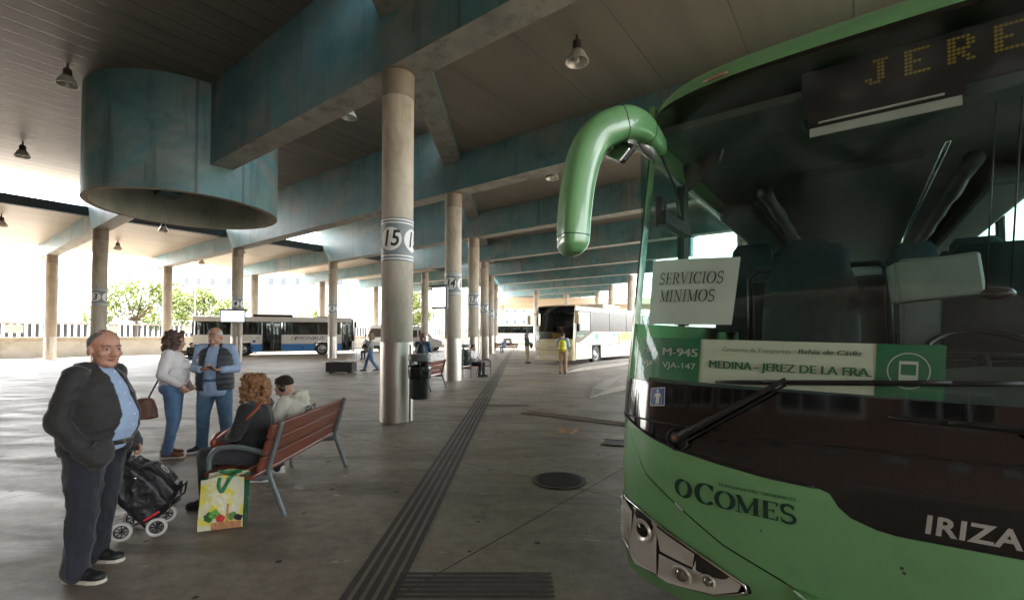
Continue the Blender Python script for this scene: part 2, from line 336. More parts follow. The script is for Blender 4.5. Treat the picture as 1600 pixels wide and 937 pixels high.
# ---------------------------------------------------------------- canopy
YB = lambda k: 5.77 + 6.2 * k
XA = lambda k: -7.13 - 4.55 * k
def xa(y): return -7.13 - .734 * (y - 5.77)
ZB, ZL, ZR, ZO = 6.7, 9.15, 7.94, 7.6
def slat_mat(name, c1, c2, period, rough=.5, gap=.02, axis=0):
    m = bpy.data.materials.new(name); m.use_nodes = True; n = m.node_tree.nodes; l = m.node_tree.links; b = n['Principled BSDF']
    tc = n.new('ShaderNodeTexCoord'); sp = n.new('ShaderNodeSeparateXYZ'); l.new(tc.outputs['Object'], sp.inputs[0])
    p = n.new('ShaderNodeMath'); p.operation = 'PINGPONG'; p.inputs[1].default_value = period / 2; l.new(sp.outputs[axis], p.inputs[0])
    q = n.new('ShaderNodeMapRange'); l.new(p.outputs[0], q.inputs[0]); q.inputs[1].default_value = 0; q.inputs[2].default_value = gap
    nz = n.new('ShaderNodeTexNoise'); nz.inputs['Scale'].default_value = .7; nz.inputs['Detail'].default_value = 7; mp = n.new('ShaderNodeMapping'); mp.inputs['Scale'].default_value = (2.5, .25, 1); l.new(tc.outputs['Object'], mp.inputs[0]); l.new(mp.outputs[0], nz.inputs['Vector'])
    rp = n.new('ShaderNodeValToRGB'); rp.color_ramp.elements[0].position = .3; rp.color_ramp.elements[1].position = .7; rp.color_ramp.elements[0].color = (*c1, 1); rp.color_ramp.elements[1].color = (*c2, 1); l.new(nz.outputs[0], rp.inputs[0])
    mx = n.new('ShaderNodeMix'); mx.data_type = 'RGBA'; mx.blend_type = 'MIX'; l.new(q.outputs[0], mx.inputs[0]); mx.inputs[6].default_value = (*[c * .35 for c in c1], 1); l.new(rp.outputs[0], mx.inputs[7])
    l.new(mx.outputs[2], b.inputs['Base Color']); b.inputs['Roughness'].default_value = rough
    bp = n.new('ShaderNodeBump'); bp.inputs['Distance'].default_value = .03; bp.inputs['Strength'].default_value = .6; l.new(q.outputs[0], bp.inputs['Height']); l.new(bp.outputs[0], b.inputs['Normal'])
    return m
def slab(name, poly, z, th, m):
    b = MB(); n = len(poly)
    b.add([(x, y, z) for x, y in poly] + [(x, y, z + th) for x, y in poly], [tuple(range(n)), tuple(range(n, 2 * n))] + [(i, (i + 1) % n, (i + 1) % n + n, i + n) for i in range(n)])
    return tag(b.build(name, m, rz=TH), kind='structure')
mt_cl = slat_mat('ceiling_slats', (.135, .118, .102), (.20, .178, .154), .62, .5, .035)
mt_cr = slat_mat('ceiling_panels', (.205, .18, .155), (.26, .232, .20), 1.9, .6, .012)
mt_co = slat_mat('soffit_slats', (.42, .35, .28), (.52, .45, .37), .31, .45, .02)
YF = YB(5) + 1.0
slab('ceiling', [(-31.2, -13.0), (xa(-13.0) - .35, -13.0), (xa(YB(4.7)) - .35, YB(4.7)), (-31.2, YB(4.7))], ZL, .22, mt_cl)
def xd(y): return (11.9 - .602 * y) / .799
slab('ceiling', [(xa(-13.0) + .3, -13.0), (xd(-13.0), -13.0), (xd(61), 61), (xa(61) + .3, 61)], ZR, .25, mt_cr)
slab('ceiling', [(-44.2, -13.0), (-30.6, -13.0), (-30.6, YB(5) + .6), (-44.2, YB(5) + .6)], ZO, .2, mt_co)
mt_steel = mat('dark_steel', (.05, .07, .085), .5, scale=3)
b = MB(); b.bx(-30.598, -30.3, -13.0, YB(5), ZO - .12, ZO + .34)
tag(b.build('roof_edge_beam', mt_steel, rz=TH), 'dark steel edge beam of the outer roof, below the strip of sky', 'beam')

def beam_mat():
    m = bpy.data.materials.new('teal_concrete'); m.use_nodes = True; n = m.node_tree.nodes; l = m.node_tree.links; b = n['Principled BSDF']
    tc = n.new('ShaderNodeTexCoord')
    def nz(s, st_, d=8, r=.6, dist=0):
        mp = n.new('ShaderNodeMapping'); mp.inputs['Scale'].default_value = st_; l.new(tc.outputs['Object'], mp.inputs[0])
        t = n.new('ShaderNodeTexNoise'); t.inputs['Scale'].default_value = s; t.inputs['Detail'].default_value = d; t.inputs['Roughness'].default_value = r; t.inputs['Distortion'].default_value = dist; l.new(mp.outputs[0], t.inputs['Vector']); return t.outputs[0]
    def ramp(src, a, c, ca, cb):
        r = n.new('ShaderNodeValToRGB'); r.color_ramp.elements[0].position = a; r.color_ramp.elements[1].position = c; r.color_ramp.elements[0].color = (*ca, 1); r.color_ramp.elements[1].color = (*cb, 1); l.new(src, r.inputs[0]); return r.outputs[0]
    def mix(f, a, c):
        x = n.new('ShaderNodeMix'); x.data_type = 'RGBA'; l.new(f, x.inputs[0]); l.new(a, x.inputs[6])
        if isinstance(c, tuple): x.inputs[7].default_value = (*c, 1)
        else: l.new(c, x.inputs[7])
        return x.outputs[2]
    teal = ramp(nz(.5, (1, 1, 1.2), dist=.8), .3, .7, (.06, .155, .18), (.14, .29, .32))
    grey = ramp(nz(1.3, (1, 1, 2)), .3, .7, (.16, .18, .17), (.30, .31, .285))
    c = mix(ramp(nz(.35, (1, 1, 1.5), 9, .65, 1), .44, .70, (0, 0, 0), (1, 1, 1)), teal, grey)
    c = mix(ramp(nz(2.2, (1.2, 1.2, .12), 7), .55, .72, (0, 0, 0), (.75, .75, .75)), c, (.06, .085, .085))   # streaks running down
    c = mix(ramp(nz(.8, (1, 1, 1), 9, .7), .60, .74, (0, 0, 0), (.8, .8, .8)), c, (.05, .07, .072))
    sp = n.new('ShaderNodeSeparateXYZ'); l.new(tc.outputs['Object'], sp.inputs[0])      # shuttering joints
    pg = n.new('ShaderNodeMath'); pg.operation = 'PINGPONG'; pg.inputs[1].default_value = 1.3; l.new(sp.outputs[0], pg.inputs[0])
    lt = n.new('ShaderNodeMath'); lt.operation = 'LESS_THAN'; lt.inputs[1].default_value = .009; l.new(pg.outputs[0], lt.inputs[0])
    lm = n.new('ShaderNodeMath'); lm.operation = 'MULTIPLY'; lm.inputs[1].default_value = .6; l.new(lt.outputs[0], lm.inputs[0]); c = mix(lm.outputs[0], c, (.05, .065, .065))
    l.new(c, b.inputs['Base Color']); b.inputs['Roughness'].default_value = .5; b.inputs['Specular IOR Level'].default_value = .4
    bp = n.new('ShaderNodeBump'); bp.inputs['Strength'].default_value = .3; bp.inputs['Distance'].default_value = .01; l.new(nz(9, (1, 1, 1)), bp.inputs['Height']); l.new(bp.outputs[0], b.inputs['Normal'])
    return m
mt_beam = beam_mat()
mt_bot = mat('worn_beam_underside', (.30, .30, .275), .6, var=.25, scale=1.3, dirt=(.10, .105, .10), dscale=2.2)
NUM = {0: ('15', '3'), 1: ('14', '4'), 2: ('13', '5'), 3: ('12', '6'), 4: ('11', '7'), 5: ('10', '8')}
def seg_box(b, x0, x1, y, w, z0, z1):
    b.cur = 0; b.bx(x0, x1, y - w / 2, y + w / 2, z0, z1); b.mi[-6] = 1     # underside is bare and worn
for k in range(-1, 9):
    y = YB(k); w = .62; b = MB(); a = xa(y); xr = (11.6 - .602 * y) / .799; n0 = len(b.f)
    segs = [(a, xr, ZR)]
    if k <= 5:
        left = -31.2
        if k == 0: segs += [(-15.75, a, ZL), (-31.2, -20.25, ZL)]
        elif a > -31.2: segs += [(-31.2, a, ZL)]
        segs += [(-44, min(-31.2, a), ZO)]
    for x0, x1, z in segs:
        zt = z + (-.004)
        seg_box(b, x0, x1, y, w, ZB, zt)
    nm = NUM.get(k)
    lab = (f'teal painted concrete beam resting on columns {nm[0]} and {nm[1]}' if nm and k < 3 else
           f'teal painted concrete beam resting on column {nm[0]}' if nm else
           'teal concrete beam overhead nearest the station building' if k < 0 else
           ['second teal beam past column 10', 'third teal beam past column 10, next to the last', 'last teal beam at the far end of the canopy'][k - 6] if k > 5 else None)
    o = b.build('canopy_beam', [mt_beam, mt_bot], rz=TH)
    tag(o, lab, 'beam', 'teal canopy beams')
# cross beams along the numbered column row, with an open light slot over them
for k in range(-1, 6):
    p0 = Vector((XA(k), YB(k))); p1 = Vector((XA(k + 1), YB(k + 1))); d = (p1 - p0).normalized(); nrm = Vector((-d.y, d.x))
    t0 = .31 / d.y; p0 = p0 + d * t0; p1 = p1 - d * t0; w = .32
    P = [p0 + nrm * -w, p0 + nrm * w, p1 + nrm * w, p1 + nrm * -w]
    def cut(p, yy): return (p.x + d.x / d.y * (yy - p.y), yy)
    ya, yb = YB(k) + .31, YB(k + 1) - .31
    P = [cut(P[0], ya), cut(P[1], ya), cut(P[1], yb), cut(P[0], yb)]
    b = MB(); z0, z1 = 7.72, ZR + .3
    b.add([(x, y, z0) for x, y in P] + [(x, y, z1) for x, y in P], [(0, 1, 2, 3), (7, 6, 5, 4)] + [(i, (i + 1) % 4, (i + 1) % 4 + 4, i + 4) for i in range(4)]); b.mi[0] = 1
    nm = lambda q: NUM[q][0] if q in NUM else None
    lab = (f'short worn cross beam between columns {nm(k)} and {nm(k+1)}' if nm(k) and nm(k + 1) else 'short worn cross beam running toward the camera from column 15' if k < 0 else 'short worn cross beam past column 10')
    tag(b.build('cross_beam', [mt_beam, mt_bot], rz=TH), lab, 'beam', 'cross beams of the canopy')
# great concrete drum hung on beam 15
mt_drum = mt_beam
t = thing('concrete_drum', 'big hollow teal cylinder hanging under the roof at the end of a beam', 'drum', st(-18.05, YB(0), 5.78), TH)
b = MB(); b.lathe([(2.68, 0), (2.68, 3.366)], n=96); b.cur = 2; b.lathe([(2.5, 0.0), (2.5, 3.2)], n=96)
b.cur = 1; b.lathe([(2.5, 0), (2.68, 0)], n=96); b.cur = 0
b.add([(2.5 * math.cos(2 * math.pi * j / 48), 2.5 * math.sin(2 * math.pi * j / 48), 3.2) for j in range(48)], [tuple(range(48))])
b.build('drum_wall', [mt_beam, mat('rusty_rim', (.23, .17, .12), .7, var=.3), mat('lit_tone_inner_wall', (.40, .44, .40), .7, var=.2, scale=1.5, stretch=(1, 1, .3), dirt=(.24, .29, .27), dscale=1.2)], t, smooth=40)  # inner wall given a paler colour that stands in for light reaching inside
b = MB(); b.bx(-2.9, -1.55, -.31, .31, .92, 1.5); b.build('beam_stub', mt_beam, t)

# ---------------------------------------------------------------- columns
mt_conc = mat('column_concrete', (.47, .415, .335), .75, var=.16, scale=3, dirt=(.30, .25, .195), dscale=2.4, stretch=(1, 1, .4), bump=.15, bscale=30)
mt_sleeve = mat('brushed_steel_sleeve', (.56, .52, .47), .42, 1, var=.2, scale=1.2, stretch=(3, 3, .5), rvar=.1, dirt=(.36, .32, .27), dscale=2)
mt_cap = mat('column_collar', (.30, .25, .20), .5, .3, var=.1)
mt_band = mat('number_band_grey', (.20, .23, .235), .5, var=.08)
mt_white = mat('white_paint', (.78, .77, .74), .5, var=.05)
mt_ink = mat('black_lettering', (.012, .012, .013), .5)
def wrap(vs, r, ang0, z0):
    out = []
    for v in vs:
        a = ang0 + v.x / r; out.append((r * math.cos(a), r * math.sin(a), z0 + v.y))
    return out
def disc_pts(rad, n=40): return [Vector((rad * math.cos(2 * math.pi * i / n), rad * math.sin(2 * math.pi * i / n), 0)) for i in range(n)]
def wrap_disc(b, rad, r, a, z):
    # concentric so that it follows the curve
    rings = [[Vector((q.x * s_, q.y * s_, 0)) for q in disc_pts(rad, 28)] for s_ in (.001, .33, .66, 1)]
    b.rings([wrap(g_, r, a, z) for g_ in rings], cap=False)
def column(loc, label, number=None, h=ZB, face=0, r=.3, simple=False):
    t = thing('concrete_column', label, 'column', loc, 0, 'round concrete canopy columns')
    n = 40 if not simple else 20
    b = MB(); b.lathe([(r, 0)] + [q for zz in (2.25, 4.45) for q in ((r, zz), (r - .006, zz + .003), (r - .006, zz + .017), (r, zz + .02))] + [(r, h)], n=n); b.build('shaft', mt_conc, t, smooth=40)
    b = MB(); b.lathe([(r, 0), (r + .012, 0), (r + .012, 1.5), (r, 1.505)], n=n); b.build('steel_sleeve', mt_sleeve, t, smooth=40)
    b = MB(); b.lathe([(r, h - .5), (r + .008, h - .5), (r + .008, h - .01), (r + .03, h - .008)], n=n); b.build('collar', mt_cap, t, smooth=40)
    if number:
        z = 3.44; b = MB(); b.lathe([(r, z - .41), (r + .006, z - .41), (r + .006, z + .41), (r, z + .41)], n=n)
        nb = b.build('number_band', mt_band, t, smooth=40)
        b = MB()
        for dz in (-.37, -.31, .31, .37): b.lathe([(r + .009, z + dz - .012), (r + .009, z + dz + .012)], n=n)
        for q in range(4): wrap_disc(b, .222, r + .0095, R(-90 + face + 90 * q), z)
        b.build('white_paint', mt_white, nb, smooth=True, fix=False)
        vs, fs = text_geo(number, .42, shear=.18, bold=.008, fine=.05)
        vs = [Vector((v.x * .82, v.y, 0)) for v in vs]; b = MB()
        # subdivide by simple wrap: glyphs are small against the curve
        for q in range(4): b.add(wrap(vs, r + .0135, R(-90 + face + 90 * q), z), fs)
        b.build('number', mt_ink, nb, fix=False)
    return t
for k in range(6):
    a, bn = NUM[k]
    column(st(XA(k), YB(k)), f'round concrete column with number {a} band' + (' carrying a litter bin' if k == 0 else ' carrying a lit screen' if k == 1 else ''), a, face=-12)
    if k < 5: column(st(-29.4, YB(k)), f'round concrete column with number {bn} band' + (' carrying an information screen' if k == 1 else ''), bn if k < 3 else None, face=12)
    if k == 1:
        c4 = [o for o in COL.objects if o.get('label', '').startswith('round concrete column with number 4')][0]; b = MB(); b.cyl((.30, -.22, 0), (.30, -.22, 2.3), .07, n=16); b.build('downpipe', mt_conc, c4, smooth=40)
for i, k in enumerate(range(0, 5)):
    column(st(-41.3, YB(k)), f'plain outer column under the end of the beam through column {NUM[k][1]}', h=ZB)
names = ['plain column right of the cream coach, closest to the green coach', 'plain column behind the cream coach, second from the green coach', 'slim far column over the cream coach roof, third from the green coach']
for i, k in enumerate((5, 6, 7)): column(Vector((10.2 + .1 * i, [39.5, 47.8, 56][i], 0)), names[i], h=ZB)
column(Vector((6.9, 58.6, 0)), 'far plain column rising behind the middle of the cream coach roof'); column(Vector((2.8, 53.5, 0)), 'far plain column rising behind the left edge of the cream coach')
for k in range(0, 5): column(Vector((10.4, 7.9 + 7.65 * (k - .35) + 0, 0)), 'plain column hidden behind the green coach', h=ZB, simple=True) if k < 3 else None
column(Vector((-9.6, 51, 0)), 'pale plain column behind the white van', h=ZB); column(Vector((-7.2, 38, 0)), 'plain column left of column 14 with trees behind it', h=ZB)

# ---------------------------------------------------------------- ceiling lamps
mt_lampshell = mat('lamp_shell_brown', (.10, .085, .075), .5, .5)
mt_lampglass = mat('lamp_reflector', (.62, .60, .56), .3, .3)
mt_bulb = mat('lamp_bulb', (.75, .73, .68), .3)
t = thing('ceiling_lamp', 'lamp', 'lamp', (0, 0, 0), 0, 'industrial ceiling lamps')
b = MB(); b.lathe([(.0, .58), (.03, .58), (.03, .42)], n=10); b.lathe([(0, .45), (.085, .45), (.1, .40), (.1, .28), (.13, .24)], n=20); b.build('mount', mt_lampshell, t, smooth=40)
b = MB(); b.lathe([(.12, .25), (.16, .2), (.235, .04), (.25, 0), (.235, 0), (.15, .19), (.0, .22)], n=32); b.build('reflector', mt_lampglass, t, smooth=40)
b = MB(); b.ell((0, 0, .1), (.05, .05, .11), n=12, m=8); b.build('bulb', mt_bulb, t, smooth=True)
lamp0 = t
LAMPS = LAMP_LIST
for i, (x, y, z, lab) in enumerate([(a_, c_, (ZL if z_ > 8 else ZR if z_ > 7 else ZO) - .58, l_) for a_, c_, z_, l_ in LAMPS]):
    o = lamp0 if i == 0 else copy_tree(lamp0); o.location = (x, y, z); o['label'] = lab

# ---------------------------------------------------------------- boundary wall, fence, yard
mt_wall = mat('white_rendered_wall', (.62, .60, .55), .85, var=.1, scale=.7, dirt=(.42, .40, .34), dscale=.8)
t = thing('boundary_wall', 'long white rendered boundary wall across the yard at the left', 'wall', (0, 0, 0), TH)
b = MB(); b.bx(-46.3, -46, -30, 75, -.3, 1.15); b.build('wall_body', mt_wall, t)
b = MB(); b.bx(-46.36, -45.94, -30, 75, 1.153, 1.42); b.build('coping', mat('wall_coping', (.47, .42, .34), .85, var=.2, scale=2), t)
t = thing('picket_fence', 'tall grey railing with flat vertical bars standing on the white wall', 'fence', (0, 0, 0), TH)
mt_rail = mat('grey_railing', (.10, .12, .15), .6); b = MB()
for i in range(230): b.bx(-46.19, -46.11, -8 + i * .36, -8 + i * .36 + .2, 1.46, 2.35)
b.build('bars', mt_rail, t)
mt_pale = mat('pale_railing', (.55, .55, .55), .6); b = MB(); b.bx(-46.24, -46.06, -8, 75, 2.352, 2.48); b.bx(-46.24, -46.06, -8, 75, 1.425, 1.455); b.build('rail', mt_pale, t)
for i in range(14): b = MB(); b.bx(-46.05, -46.02, -6 + i * 5.1, -5.1 + i * 5.1, 1.75, 2.3); b.build('notice_board', mt_white, t)

# station building behind the viewer (seen mirrored in the coach windscreen)
mt_brick = mat('brown_render', (.24, .155, .115), .8, var=.1, scale=1.2)
t = thing('station_building', 'brown station building with a row of small dark windows', 'building', (0, 0, 0), TH)
b = MB(); b.bx(-45, 22, -16, -13.3, -.2, 9.6); b.build('wall', mt_brick, t)
b = MB(); mwf = MB()
mt_dark = mat('dark_window', (.03, .035, .04), .12)
for i in range(16):
    x = -18 + i * 2.1
    w = b if False else MB(); w.bx(x - .4, x + .4, -13.297, -13.22, 2.3, 3.0); wo = w.build('window', mt_dark, t)
for i in range(7):
    x = -20 + i * 4.6
    w = MB(); w.bx(x - 1.7, x + 1.7, -13.297, -13.2, 4.6, 5.7); wo = w.build('window', mt_white, t)
    for q in (-1, 0, 1):
        w = MB(); w.bx(x + q * 1.1 - .5, x + q * 1.1 + .5, -13.197, -13.19, 4.7, 5.6); w.build('pane', mt_dark, wo)
tag(t)

# trees beyond the wall and behind the van
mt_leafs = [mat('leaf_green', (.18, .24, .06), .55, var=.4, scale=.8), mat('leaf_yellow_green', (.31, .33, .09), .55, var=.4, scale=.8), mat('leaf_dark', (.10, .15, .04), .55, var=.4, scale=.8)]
mt_bark = mat('bark', (.12, .09, .06), .9)
def tree(name, label, loc, h, w, seed, nl=5000, ls=.22):
    rnd = random.Random(seed); t = thing(name, label, 'tree', loc, 0, 'trees outside the station')
    b = MB(); top = Vector((0, 0, h * .5)); b.tube([(0, 0, -.4), (.1, .05, h * .25), top], [.3, .22, .15], 10)
    cl = []
    for i in range(15):
        a = rnd.uniform(0, 6.28); rr = w * .42 * math.sqrt(rnd.random()); z = h * rnd.uniform(.42, .9); rr *= 1.1 - abs(z / h - .6) * 1.2
        c = Vector((rr * math.cos(a), rr * math.sin(a), z)); cl.append((c, rnd.uniform(.16, .27) * w * .8)); b.tube([top * .8, (top + c) / 2 + Vector((0, 0, -.2)), c], [.1, .07, .03], 6)
    b.build('trunk', mt_bark, t, smooth=True)
    b = MB()
    for i in range(nl):
        c, r = rnd.choice(cl); d = Vector((rnd.gauss(0, 1), rnd.gauss(0, 1), rnd.gauss(0, .8))); d = d.normalized() * r * rnd.random() ** .35
        p = c + d; q = Euler((rnd.uniform(-1, 1), rnd.uniform(-1, 1), rnd.uniform(0, 6.28))).to_matrix(); s = ls * rnd.uniform(.6, 1.3)
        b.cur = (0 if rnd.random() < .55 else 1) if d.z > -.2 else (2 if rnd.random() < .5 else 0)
        b.add([p + q @ Vector(v) for v in ((-s, -s * .5, 0), (0, -s * .2, s * .1), (s, -s * .5, 0), (s * .4, s * .6, 0), (-s * .4, s * .6, 0))], [(0, 1, 2, 3, 4)])
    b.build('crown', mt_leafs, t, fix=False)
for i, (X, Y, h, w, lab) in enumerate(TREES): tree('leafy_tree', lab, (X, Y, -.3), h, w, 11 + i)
# pale blocks of flats far off
mt_flat = mat('pale_flats', (.66, .64, .6), .8, var=.05)
for X, Y, wd, h, rows, lab in ((-42, 78, 30, 13.5, 1, 'pale block of flats with small dark windows beyond the trees'), (8, 120, 22, 14, 3, 'pale far building seen between column 10 and the cream coach')):
    t = thing('apartment_building', lab, 'building', (X, Y, -.3), 0)
    b = MB(); b.bx(-wd / 2, wd / 2, 0, 8, 0, h); b.build('wall', mt_flat, t)
    b = MB(); b.bx(-wd / 2 - .3, wd / 2 + .3, -.3, 8.3, h + .003, h + .5); b.build('roof', mt_flat, t)
    for r_ in range(rows):
        for i in range(int(wd / 2.4)):
            w = MB(); x = -wd / 2 + 1.4 + i * 2.4 + (.35 if i % 3 == 0 else 0); w.bx(x - .42, x + .42, -.04, -.003, h - 3.2 - r_ * 3.2, h - 2.0 - r_ * 3.2); w.build('window', mat('far_window', (.10, .12, .14), .2), t)
# far canopy over the exit road
t = thing('far_canopy', 'low pale canopy across the far end behind the cream coach', 'canopy', (0, 0, 0), 0)
b = MB(); b.bx(-3, 34, 66, 82, 6.0, 6.9); b.build('roof', mat('far_soffit', (.62, .5, .37), .7, var=.06), t)
for x in (-1.5, 7, 16, 25): b = MB(); b.cyl((x, 70, -.3), (x, 70, 6), .28); b.build('post', mt_conc, t, smooth=40)
# street lamps
def street_lamp(loc, label, h=8):
    t = thing('street_lamp', label, 'street lamp', loc, 0, 'street lamps outside the station')
    b = MB(); b.tube([(0, 0, -.3), (0, 0, h)], [.08, .05], 10); b.tube([(0, 0, h), (-.3, 0, h + .1), (-1.2, 0, h + .1)], .035, 8); b.build('post', mat('galvanised', (.4, .41, .42), .5, .6), t, smooth=40)
    b = MB(); b.ell((-1.5, 0, h + .03), (.38, .16, .1)); b.build('lamp_head', mt_lampshell, t, smooth=True)
street_lamp((-39.5, 40, 0), 'street lamp with curved arm beyond the far left column', 6.6)
street_lamp((-36.5, 53, 0), 'slim street lamp standing in front of the trees', 7.2)
# ================================================================ lettering drawn with a broad pen (roman capitals with serifs)
def _arc(cx, cy, rx, ry, a0, a1, n=14): return [(cx + rx * math.cos(R(a0 + (a1 - a0) * i / n)), cy + ry * math.sin(R(a0 + (a1 - a0) * i / n))) for i in range(n + 1)]
SERIF = {  # width, strokes [(points, thickness or None for pen-angle)], serifs [(x, y, halfwidth)]
 'C': (.72, [(_arc(.38, .5, .33, .5, 42, 318, 22), None), ([(.63, .99), (.63, .70)], .05)], []),
 'O': (.80, [(_arc(.40, .5, .35, .5, 0, 360, 28), None)], []),
 'M': (1.0, [([(.16, .02), (.16, .98)], .045), ([(.14, .98), (.48, .05)], .15), ([(.48, .05), (.84, .98)], .05), ([(.84, .0), (.84, .98)], .15)], [(.16, .02, .14), (.84, .02, .17), (.12, .98, .1), (.88, .98, .1)]),
 'E': (.68, [([(.19, 0), (.19, 1)], .15), ([(.19, .975), (.62, .975)], .05), ([(.19, .5), (.5, .5)], .05), ([(.19, .025), (.64, .025)], .05), ([(.61, 1), (.61, .78)], .05), ([(.63, 0), (.63, .24)], .05), ([(.49, .40), (.49, .6)], .05)], [(.17, .02, .13), (.17, .98, .13)]),
 'S': (.62, [(_arc(.31, .74, .22, .25, 30, 250, 14) + _arc(.31, .25, .24, .25, 80, -150, 14)[1:], .11), ([(.5, .98), (.5, .75)], .04), ([(.08, .02), (.08, .27)], .04)], []),
 'R': (.76, [([(.19, 0), (.19, 1)], .13), ([(.19, .975), (.38, .975)] + _arc(.38, .74, .2, .235, 90, -90, 10) + [(.19, .505)], None), ([(.36, .5), (.68, .02)], .12)], [(.19, .02, .15), (.17, .98, .12), (.68, .02, .1)]),
 'V': (.78, [([(.1, .98), (.39, .02)], .13), ([(.39, .02), (.68, .98)], .05)], [(.1, .98, .13), (.68, .98, .11)]),
 'I': (.38, [([(.19, 0), (.19, 1)], .13)], [(.19, .02, .15), (.19, .98, .15)]),
 'N': (.84, [([(.16, 0), (.16, .98)], .05), ([(.13, .98), (.68, .02)], .13), ([(.68, 0), (.68, 1)], .05)], [(.16, .02, .13), (.68, .98, .13), (.12, .98, .08)]),
}
def serif_geo(s, h=1, small=None, space=.06, bold=1.0, slant=0):
    """flat quads for a line of roman capitals, baseline at y=0, starting at x=0; after the first letter caps shrink to `small`"""
    vs, fs, x = [], [], 0.
    for i, ch in enumerate(s):
        k = h * (small if small and i else 1)
        if ch == ' ': x += .4 * k; continue
        w, st_, sf = SERIF[ch]
        for pts, th in st_:
            P = [Vector((p[0], p[1])) for p in pts]; n = len(P); o = len(vs)
            for j in range(n):
                d = (P[min(j + 1, n - 1)] - P[max(j - 1, 0)]).normalized(); q = Vector((-d.y, d.x))
                t = (th if th else .045 + .125 * abs(d.y) ** 1.5) * bold / 2
                for sg in (1, -1):
                    v = P[j] + q * t * sg; vs.append(Vector((x + (v.x + slant * v.y) * k, v.y * k, 0)))
            fs += [(o + 2 * j, o + 2 * j + 1, o + 2 * j + 3, o + 2 * j + 2) for j in range(n - 1)]
        for sx, sy, hw in sf:
            o = len(vs); vs += [Vector((x + (sx + a * hw + slant * sy) * k, (sy + b * .024) * k, 0)) for a, b in ((-1, -1), (1, -1), (1, 1), (-1, 1))]; fs.append((o, o + 1, o + 2, o + 3))
        x += (w + space) * k
    return vs, fs, x
DOTS = {'J': ("..XXXX", "...XX.", "...XX.", "...XX.", "...XX.", "XX.XX.", ".XXX.."), 'E': ("XXXXXX", "XX....", "XX....", "XXXX..", "XX....", "XX....", "XXXXXX"),
        'R': ("XXXXX.", "XX..XX", "XX..XX", "XXXXX.", "XXXX..", "XX.XX.", "XX..XX"), 'Z': ("XXXXXX", "....XX", "...XX.", "..XX..", ".XX...", "XX....", "XXXXXX")}
# ================================================================ GREEN COACH in the foreground
def interp(x, X, Y):
    if x <= X[0]: return Y[0]
    for i in range(len(X) - 1):
        if x <= X[i + 1]: return Y[i] + (Y[i + 1] - Y[i]) * (x - X[i]) / (X[i + 1] - X[i])
    return Y[-1]
LZ = [.2, .5, .8, 1.05, 1.25, 2.8, 3.1, 3.26, 3.36, 3.41]; LY = [.06, .01, 0, .02, .05, .33, .40, .49, .62, .9]
_LS = spline([(a, b) for a, b in zip(LZ, LY)], 6); LZs = [p.x for p in _LS]; LYs = [p.y for p in _LS]
def f_half(z): return interp(z, [.2, 1.3, 2.8, 3.26, 3.36, 3.41], [1.25, 1.25, 1.20, 1.17, 1.12, 1.0])
BOW, BN = .55, 3.0
def FSr(t, z):                                          # t in -1..1 across the front
    t = max(-1, min(1, t)); return Vector((1.25 + f_half(z) * t, interp(z, LZs, LYs) + BOW * (1 - (1 - abs(t) ** BN) ** (1 / BN)), z))
def FS(x, z, off=0):
    t = (x - 1.25) / f_half(z); t = max(-.9999, min(.9999, t)); p = FSr(t, z)
    if off:
        e = .004; a = FSr(min(.99999, t + e), z) - FSr(max(-.99999, t - e), z); b = FSr(t, z + .01) - FSr(t, z - .01)
        n = a.cross(b).normalized(); n = n if n.y < 0 else -n
        p = p + n * off
    return p
TS = sorted(set([round(math.copysign(abs(math.sin(R(a))) ** (2 / 3), a), 5) for a in range(-90, 91, 5)] + [i / 12 for i in range(-11, 12)]))
def t_range(x0, x1): return [t for t in TS if x0 - 1e-6 <= 1.25 + 1.25 * t <= x1 + 1e-6]
def front_patch(b, zlo, zhi, ts, nz=10, off=0):
    """skin of the coach front between two height curves given as functions of x"""
    rows = []
    for j in range(nz + 1):
        r = []
        for t in ts:
            x = 1.25 + 1.25 * t; z = zlo(x) + (zhi(x) - zlo(x)) * j / nz
            r.append(FS(1.25 + f_half(z) * t, z, off) if off else FSr(t, z))
        rows.append(r)
    return b.rings(rows, cap=False, close=False)
GP = (.165, .385, .16)
mt_green = mat('green_coach_paint', GP, .32, 0, var=.08, scale=2, coat=.7, dirt=(.13, .31, .13), dscale=3, specks=13)
mt_gloss = mat('black_glazing_band', (.006, .006, .006), .06, var=.2, coat=.3)
mt_rub = mat('black_rubber', (.012, .012, .012), .55, var=.2)
mt_bplas = mat('black_plastic', (.018, .018, .018), .42, var=.25, scale=30)
mt_ws = glass('windscreen_glass', (.88, .96, .92), .7, dust=.10)
mt_sg = glass('coach_side_glass', (.72, .86, .84), 1)
mt_chrome = mat('chrome', (.75, .75, .74), .12, 1, var=.03)
mt_int = mat('dark_interior', (.045, .06, .056), .65, var=.3)
mt_int2 = mat('grey_interior', (.12, .15, .14), .6, var=.25)
mt_seat = mat('teal_black_seat', (.02, .046, .05), .4, var=.3, scale=20)
mt_dkgreen = mat('dark_green_lettering', (.004, .045, .028), .4)
mt_silver = mat('silver_lettering', (.46, .45, .43), .35, .3)
coach = thing('green_coach', 'huge green coach filling the right side, with drooping mirror and paper notice in its windscreen', 'coach', st(-1.24, 2.46), TH)
BX = [0, .115, .2, .3, .417, .655, .886, 1.09, 1.125, 1.156, 1.2, 1.286, 1.35, 2.2, 2.5]; BZ = [1.15, 1.13, 1.10, 1.064, 1.037, 1.003, .976, .968, .955, .905, .868, .84, .832, .84, .86]
TS2 = sorted(set(TS + [(x - 1.25) / 1.25 for x in BX] + [(1.09 + i * .02 - 1.25) / 1.25 for i in range(14)]))
bound = lambda x: interp(x, BX, BZ)
